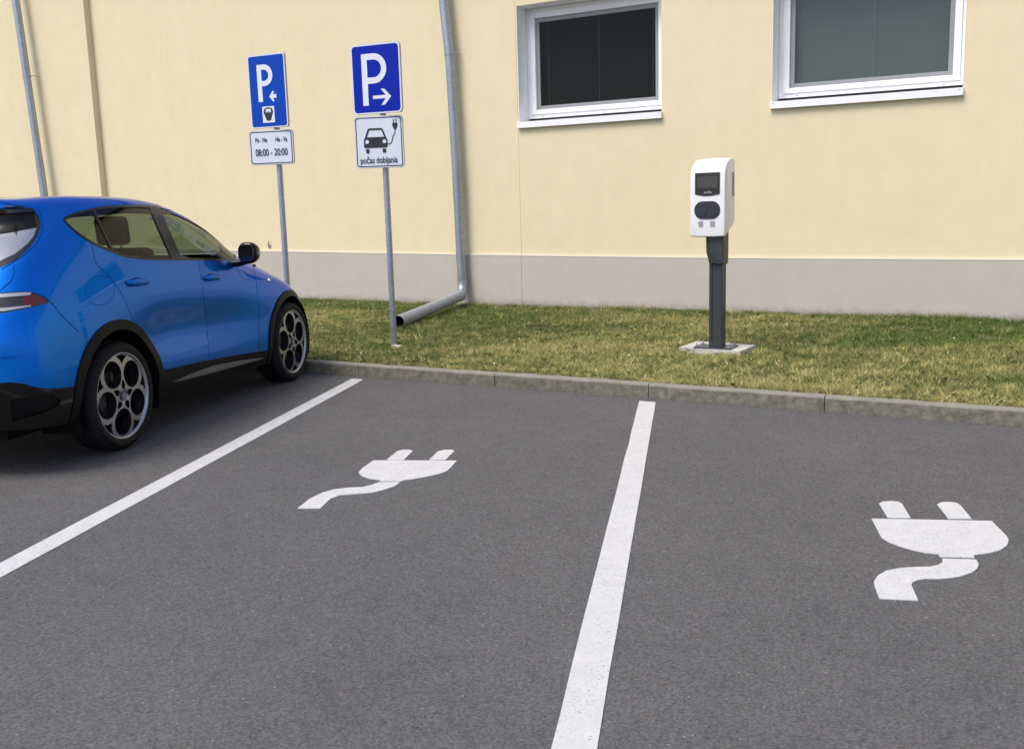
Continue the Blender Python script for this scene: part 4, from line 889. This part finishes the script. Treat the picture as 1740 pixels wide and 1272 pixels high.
for s in both:
    part('window_trim', ['trim'], M['trim'], CAR, .0015, .012, (s,))
    part('quarter_window', ['pane_quarter'], M['cglass'], CAR, -.004, 0, (s,))
    part('wheel_arch_trim', ['clad_r'], M['plastic'], CAR, .012, .05, (s,)); part('wheel_arch_trim', ['clad_f'], M['plastic'], CAR, .012, .05, (s,))
    part('skirt_strip', ['silver'], M['silver'], CAR, .010, .012, (s,))
    part('headlight', ['headlight'], M['gloss'], CAR, -.001, .01, (s,))
    for dn, pn in (('door_rear', 'pane_rear'), ('door_front', 'pane_front')):
        d = part('door', [dn], M['paint'], CAR, 0, .012, (s,))
        part('window_pane', [pn], M['cglass'], d, -.004, 0, (s,))
        xa = (.262, 1.090) if dn == 'door_rear' else (1.240, 1.045)
        tv = E_([xa], False)[0]; p = surf([tv[0]], [tv[1]])[0]; n = surf_n([tv[0]], [tv[1]])[0]
        # handle: slim blade standing off the door over a shallow cup
        hb = MB(); m_ = 15; L_ = .128
        pth = [(p[0] - L_ + 2 * L_ * k / (m_ - 1)) for k in range(m_)]
        ring = []
        for k, x in enumerate(pth):
            u = (k / (m_ - 1)) * 2 - 1; st_ = .028 + .014 * (1 - u ** 4); sc = max(.12, (1 - abs(u) ** 3.2)) ** .5
            cy = p[1] + (st_ - .012) * (1 - u ** 6); cz = p[2] + (x - p[0]) * -.055
            ring.append([(x, -s * (cy + .010 * sc * math.cos(a)), cz + .023 * sc * math.sin(a)) for a in np.linspace(0, 2 * math.pi, 14, endpoint=False)])
        Vv = [q for r_ in ring for q in r_]; Ff = []
        for k in range(m_ - 1):
            for q in range(14): q2 = (q + 1) % 14; Ff.append((k * 14 + q, k * 14 + q2, (k + 1) * 14 + q2, (k + 1) * 14 + q))
        Ff += [tuple(range(14)), tuple((m_ - 1) * 14 + q for q in range(14))]
        if s > 0: Ff = [f_[::-1] for f_ in Ff]
        hb.add(Vv, Ff, True).build('handle', M['paint'], d)
        cup = MB(); V, F, _ = plate([[(L_ * .62 * math.cos(a), .030 * math.sin(a)) for a in np.linspace(0, 2 * math.pi, 28, endpoint=False)]], 0, .0015)
        link('handle_cup', mesh_of('handle_cup', [(p[0] + x, -s * (p[1] + .001 + z - .5 * y * y), p[2] + y - x * .055) for x, y, z in V], F if s < 0 else [f_[::-1] for f_ in F]), M['seam'], d)
    # door mirror
    mr = empty('door_mirror', (1.735, -s * .985, 1.205), 0, CAR); bm = bmesh.new(); bmesh.ops.create_uvsphere(bm, u_segments=28, v_segments=16, radius=1)
    for v in bm.verts:
        x, y, z = v.co; sx_ = .125 if x > 0 else .03; x2 = x * sx_; sq = lambda q: math.copysign(abs(q) ** .75, q)
        v.co = (x2 + (.01 if x > 0 else 0), -s * sq(y) * .080 , sq(z) * .088 * (1 - .22 * max(0, x)) - .02 * y * 0)
    for f_ in bm.faces: f_.smooth = True
    if s < 0: bmesh.ops.reverse_faces(bm, faces=bm.faces)
    me = bpy.data.meshes.new('mirror_housing'); bm.to_mesh(me); bm.free(); link('mirror_housing', me, M['mirror_black'], mr)
    g_, F, _ = plate([rrect(-.066, -.068, .066, .068, .042, 8)], 0, .004)
    link('mirror_glass', mesh_of('mirror_glass', [(-.033 - z, x, y) for x, y, z in g_], F), M['gloss'], mr, (0, 0, 0), (0, 0, 0))
    MB().tube([(.03, s * .03, -.06), (.02, s * .08, -.080), (.02, s * .15, -.085)], [.032, .028, .03], 14).build('mirror_arm', M['mirror_black'], mr)
    MB().box((.03, -s * .077 - .004, -.004), (.075, -s * .077 + .004, .004)).build('turn_signal', M['lampwhite'], mr)
    # round badge on the front wing
    tv = E_([(2.218, .945)], False)[0]; p = surf([tv[0]], [tv[1]])[0]
    V, F, _ = plate([circ(0, 0, .020, 20)], 0, .004)
    link('wing_badge', mesh_of('wing_badge', [(p[0] + x, -s * (p[1] + z - .001), p[2] + y) for x, y, z in V], F if s < 0 else [f_[::-1] for f_ in F]), M['badge'], CAR)
    # wheel wells
    for xc, r in ((0, .452), (XF, .440)):
        wv = MB(); n = 26; ys = [.895, .60]
        A = [R(-22 + 224 * k / n) for k in range(n + 1)]
        V = [(xc + r * math.cos(a), -s * y, ZW + r * math.sin(a)) for a in A for y in ys]
        F = [(2 * k, 2 * k + 1, 2 * k + 3, 2 * k + 2) for k in range(n)] + [tuple(2 * k + 1 for k in range(n + 1))]
        wv.add(V, F).build('wheel_arch_liner', M['inner'], CAR)
# underbody, kept above the ground
ub = MB(); ub.box((-.72, -.60, .22), (3.2, .60, .34)); ub.box((.45, -.84, .245), (2.18, .84, .30)); ub.box((-.80, -.55, .30), (-.5, .55, .55)); ub.box((2.9, -.6, .2), (3.25, .6, .6))
ub.build('underbody', M['inner'], CAR)
bm_ = MB(); bm_.box((-.62, -.80, .31), (-.44, .80, .52)); bm_.build('bumper_beam', M['inner'], CAR)
# cabin
cb = MB(); cb.box((-.40, -.74, .50), (2.1, .74, .60)); cb.box((-.60, -.70, .6), (-.05, .70, .98)); cb.box((1.75, -.76, .6), (2.3, .76, 1.08)); cb.box((1.9, -.66, 1.08), (2.25, .66, 1.15))
cb.build('cabin_floor', M['inner'], CAR)
def soft_box(name, a, b, m, parent, rot=0, piv=None, bev=.05):
    o = MB().box(a, b).build(name, M[m], parent, bevel=bev, seg=4)
    for p in o.data.polygons: p.use_smooth = True
    if rot: c = Vector(piv); o.data.transform(Matrix.Translation(c) @ Matrix.Rotation(rot, 4, 'Y') @ Matrix.Translation(-c))
    return o
for s in (-1, 1):
    st_ = empty('front_seat', (1.12, s * .37, .66), 0, CAR)
    soft_box('seat_cushion', (-.05, -.25, 0), (.50, .25, .16), 'seat', st_)
    soft_box('seat_back', (-.09, -.25, .05), (.06, .25, .66), 'seat', st_, -.30, (0, 0, .05), .06)
    soft_box('head_rest', (-.31, -.13, .66), (-.22, .13, .87), 'seat', st_, -.1, (-.26, 0, .7), .04)
    MB().tube([(-.245, -.05, .6), (-.26, -.05, .7)], .007, 8).tube([(-.245, .05, .6), (-.26, .05, .7)], .007, 8).build('head_rest_stem', M['chrome'], st_)
rs = empty('rear_seat', (.30, 0, .70), 0, CAR)
soft_box('seat_cushion', (-.02, -.66, 0), (.48, .66, .15), 'seat', rs)
soft_box('seat_back', (-.10, -.66, .05), (.04, .66, .56), 'seat', rs, -.36, (0, 0, .05), .05)
for y in (-.42, 0, .42): soft_box('head_rest', (-.37, y - .13, .50), (-.24, y + .13, .72), 'seat', rs, -.15, (-.29, 0, .66), .062)
MB().box((-.40, -.55, 1.608), (1.2, .55, 1.612)).build('headliner', M['headliner'], CAR)
stw = MB(); pts_ = [(1.62 + .10 * math.sin(a) * .4, .37 + .18 * math.cos(a), 1.10 + .17 * math.sin(a)) for a in np.linspace(0, 2 * math.pi, 28)]
stw.tube(pts_, .015, 10, False).build('steering_wheel', M['inner'], CAR)
MB().box((1.42, -.11, 1.44), (1.45, .11, 1.50)).build('inner_mirror', M['inner'], CAR, bevel=.01)

# wheels ------------------------------------------------------
def build_wheel():
    """wheel in its own frame: axle along local Y, outer face towards -Y"""
    root = empty('wheel'); RR = .283
    # tyre: lathe with grooved tread
    prof = [(.280, .002), (.288, -.004), (.305, -.011), (.325, -.010), (.340, -.002), (.350, .010), (.358, .022), (.362, .036), (.362, .055), (.355, .056), (.355, .066), (.362, .067), (.362, .105), (.355, .106), (.355, .116), (.362, .117), (.362, .160), (.355, .161), (.355, .171), (.362, .172), (.361, .195), (.352, .215), (.33, .23), (.29, .235), (.270, .23)]
    n = 144; V = []; F = []; m_ = len(prof)
    for k in range(n):
        a = 2 * math.pi * k / n; g = (k % 2 == 0)
        for q, (r, y) in enumerate(prof):
            rr = r - (.0065 if g and (4 <= q <= 8 or q >= 19 and q <= 22) else 0); V.append((rr * math.cos(a), y, rr * math.sin(a)))
    for k in range(n):
        k2 = (k + 1) % n
        for q in range(m_ - 1): F.append((k * m_ + q, k2 * m_ + q, k2 * m_ + q + 1, k * m_ + q + 1))
    me = mesh_of('tyre', V, F, True); o = link('tyre', me, M['tyre'], root)
    es = o.modifiers.new('e', 'EDGE_SPLIT'); es.split_angle = R(28)
    # face with five big round holes, five rim triangles and five small hub holes
    out = circ(0, 0, RR, 90); loops = [out]; c = .174; hr = .0905
    for k in range(5):
        a = R(90 + 36 + 72 * k); cx_, cz_ = c * math.cos(a), c * math.sin(a)
        loops.append([(cx_ + hr * math.cos(b), cz_ + hr * math.sin(b)) for b in np.linspace(0, 2 * math.pi, 44, endpoint=False)])
        a2 = a + R(36)
        tri = []
        # gap between neighbouring rings and the outer lip
        for u, v in ((-.23, .267), (-.1, .270), (0, .271), (.1, .270), (.23, .267), (.105, .242), (.045, .222), (0, .208), (-.045, .222), (-.105, .242)):
            tri.append((v * math.cos(a2 + u) , v * math.sin(a2 + u)))
        # keep clear of the ring walls
        ring = circ
        loops.append(tri)
        loops.append([(v * math.cos(a2 + u), v * math.sin(a2 + u)) for u, v in ((-.34, .052), (0, .047), (.34, .052), (.30, .074), (.12, .098), (0, .108), (-.12, .098), (-.30, .074))])
    V, F, cap = plate(loops, 0, .012)
    def dish(x, y): r = math.hypot(x, y); return .012 - .016 * min(1, max(0, (RR - r) / RR)) ** 1 * 1.0 + (.010 if r < .05 else 0)
    VV = [(x, (dish(x, y) if z > .006 else dish(x, y) + .026), y) for x, y, z in V]
    me = mesh_of('rim_face', VV, F); me.materials.append(M['alloy']); me.materials.append(M['rimdark'])
    mi = [0] * (cap // 2) + [1] * (len(F) - cap // 2); me.polygons.foreach_set('material_index', mi)
    rim = bpy.data.objects.new('rim', me); COL.objects.link(rim); rim.parent = root
    # deeper tubes behind the big holes
    for k in range(5):
        a = R(90 + 36 + 72 * k); cx_, cz_ = c * math.cos(a), c * math.sin(a); mb = MB()
        mb.tube([(cx_, .036, cz_), (cx_ * .97, .075, cz_ * .97)], [hr * 1.0, hr * .93], 32, False); mb.build('hole_sleeve', M['rimdark'], rim)
    # lip, barrel
    lp = MB(); prof2 = [(.272, .0115), (.280, -.001), (.286, -.003), (.288, .010), (.270, .026), (.262, .06), (.256, .20)]; n = 72
    V = [(r * math.cos(2 * math.pi * k / n), y, r * math.sin(2 * math.pi * k / n)) for k in range(n) for r, y in prof2]; F = []
    for k in range(n):
        for q in range(len(prof2) - 1): F.append((k * len(prof2) + q, ((k + 1) % n) * len(prof2) + q, ((k + 1) % n) * len(prof2) + q + 1, k * len(prof2) + q + 1))
    me = mesh_of('rim_lip', V, F, True); me.materials.append(M['alloy']); me.materials.append(M['rimdark'])
    me.polygons.foreach_set('material_index', [0 if i % (len(prof2) - 1) < 3 else 1 for i in range(len(F))]); l_ = bpy.data.objects.new('rim_lip', me); COL.objects.link(l_); l_.parent = rim
    cp = MB(); cp.tube([(0, -.004, 0), (0, .03, 0)], .031, 28); cp.build('hub_cap', M['steel_dark'], rim)
    MB().tube([(0, -.0055, 0), (0, -.003, 0)], .020, 24).build('hub_emblem', M['silver'], rim)
    for k in range(5):
        a = R(90 + 36 + 72 * k + 36); MB().tube([(.068 * math.cos(a), .018, .068 * math.sin(a)), (.068 * math.cos(a), .05, .068 * math.sin(a))], .010, 6).build('wheel_bolt', M['steel_dark'], rim)
    MB().tube([(0, .085, 0), (0, .11, 0)], .165, 48).build('brake_disc', M['disc'], root)
    MB().tube([(0, .06, 0), (0, .14, 0)], .080, 30).build('hub', M['rimdark'], root)
    cl = MB(); V, F, _ = plate([[(r * math.cos(a), r * math.sin(a)) for r, a in [(.10, R(150)), (.10, R(190)), (.10, R(215)), (.175, R(215)), (.178, R(190)), (.175, R(150))]]], 0, .06)
    link('brake_caliper', mesh_of('brake_caliper', [(x, .065 + z, y) for x, y, z in V], [f_[::-1] for f_ in F]), M['caliper'], root)
    return root
def copy_tree(o, parent=None):
    c = o.copy(); COL.objects.link(c); c.parent = parent
    for chd in list(o.children): copy_tree(chd, c)
    return c
w0 = build_wheel(); w0.parent = CAR
spots = [((0, -.915, ZW), 0, .12), ((XF, -.928, ZW - .002), 0, .50), ((0, .915, ZW), math.pi, .3), ((XF, .928, ZW - .002), math.pi, .9)]
for i, (loc, rz, spin) in enumerate(spots):
    o = w0 if i == 0 else copy_tree(w0, CAR)
    o.location = loc; o.rotation_euler = (0, 0, 0); o.rotation_mode = 'XYZ'
    o.rotation_euler = Matrix.Rotation(rz, 3, 'Z').to_4x4().to_3x3().copy().to_euler() if not spin else (Matrix.Rotation(rz, 3, 'Z') @ Matrix.Rotation(spin, 3, 'Y')).to_euler()
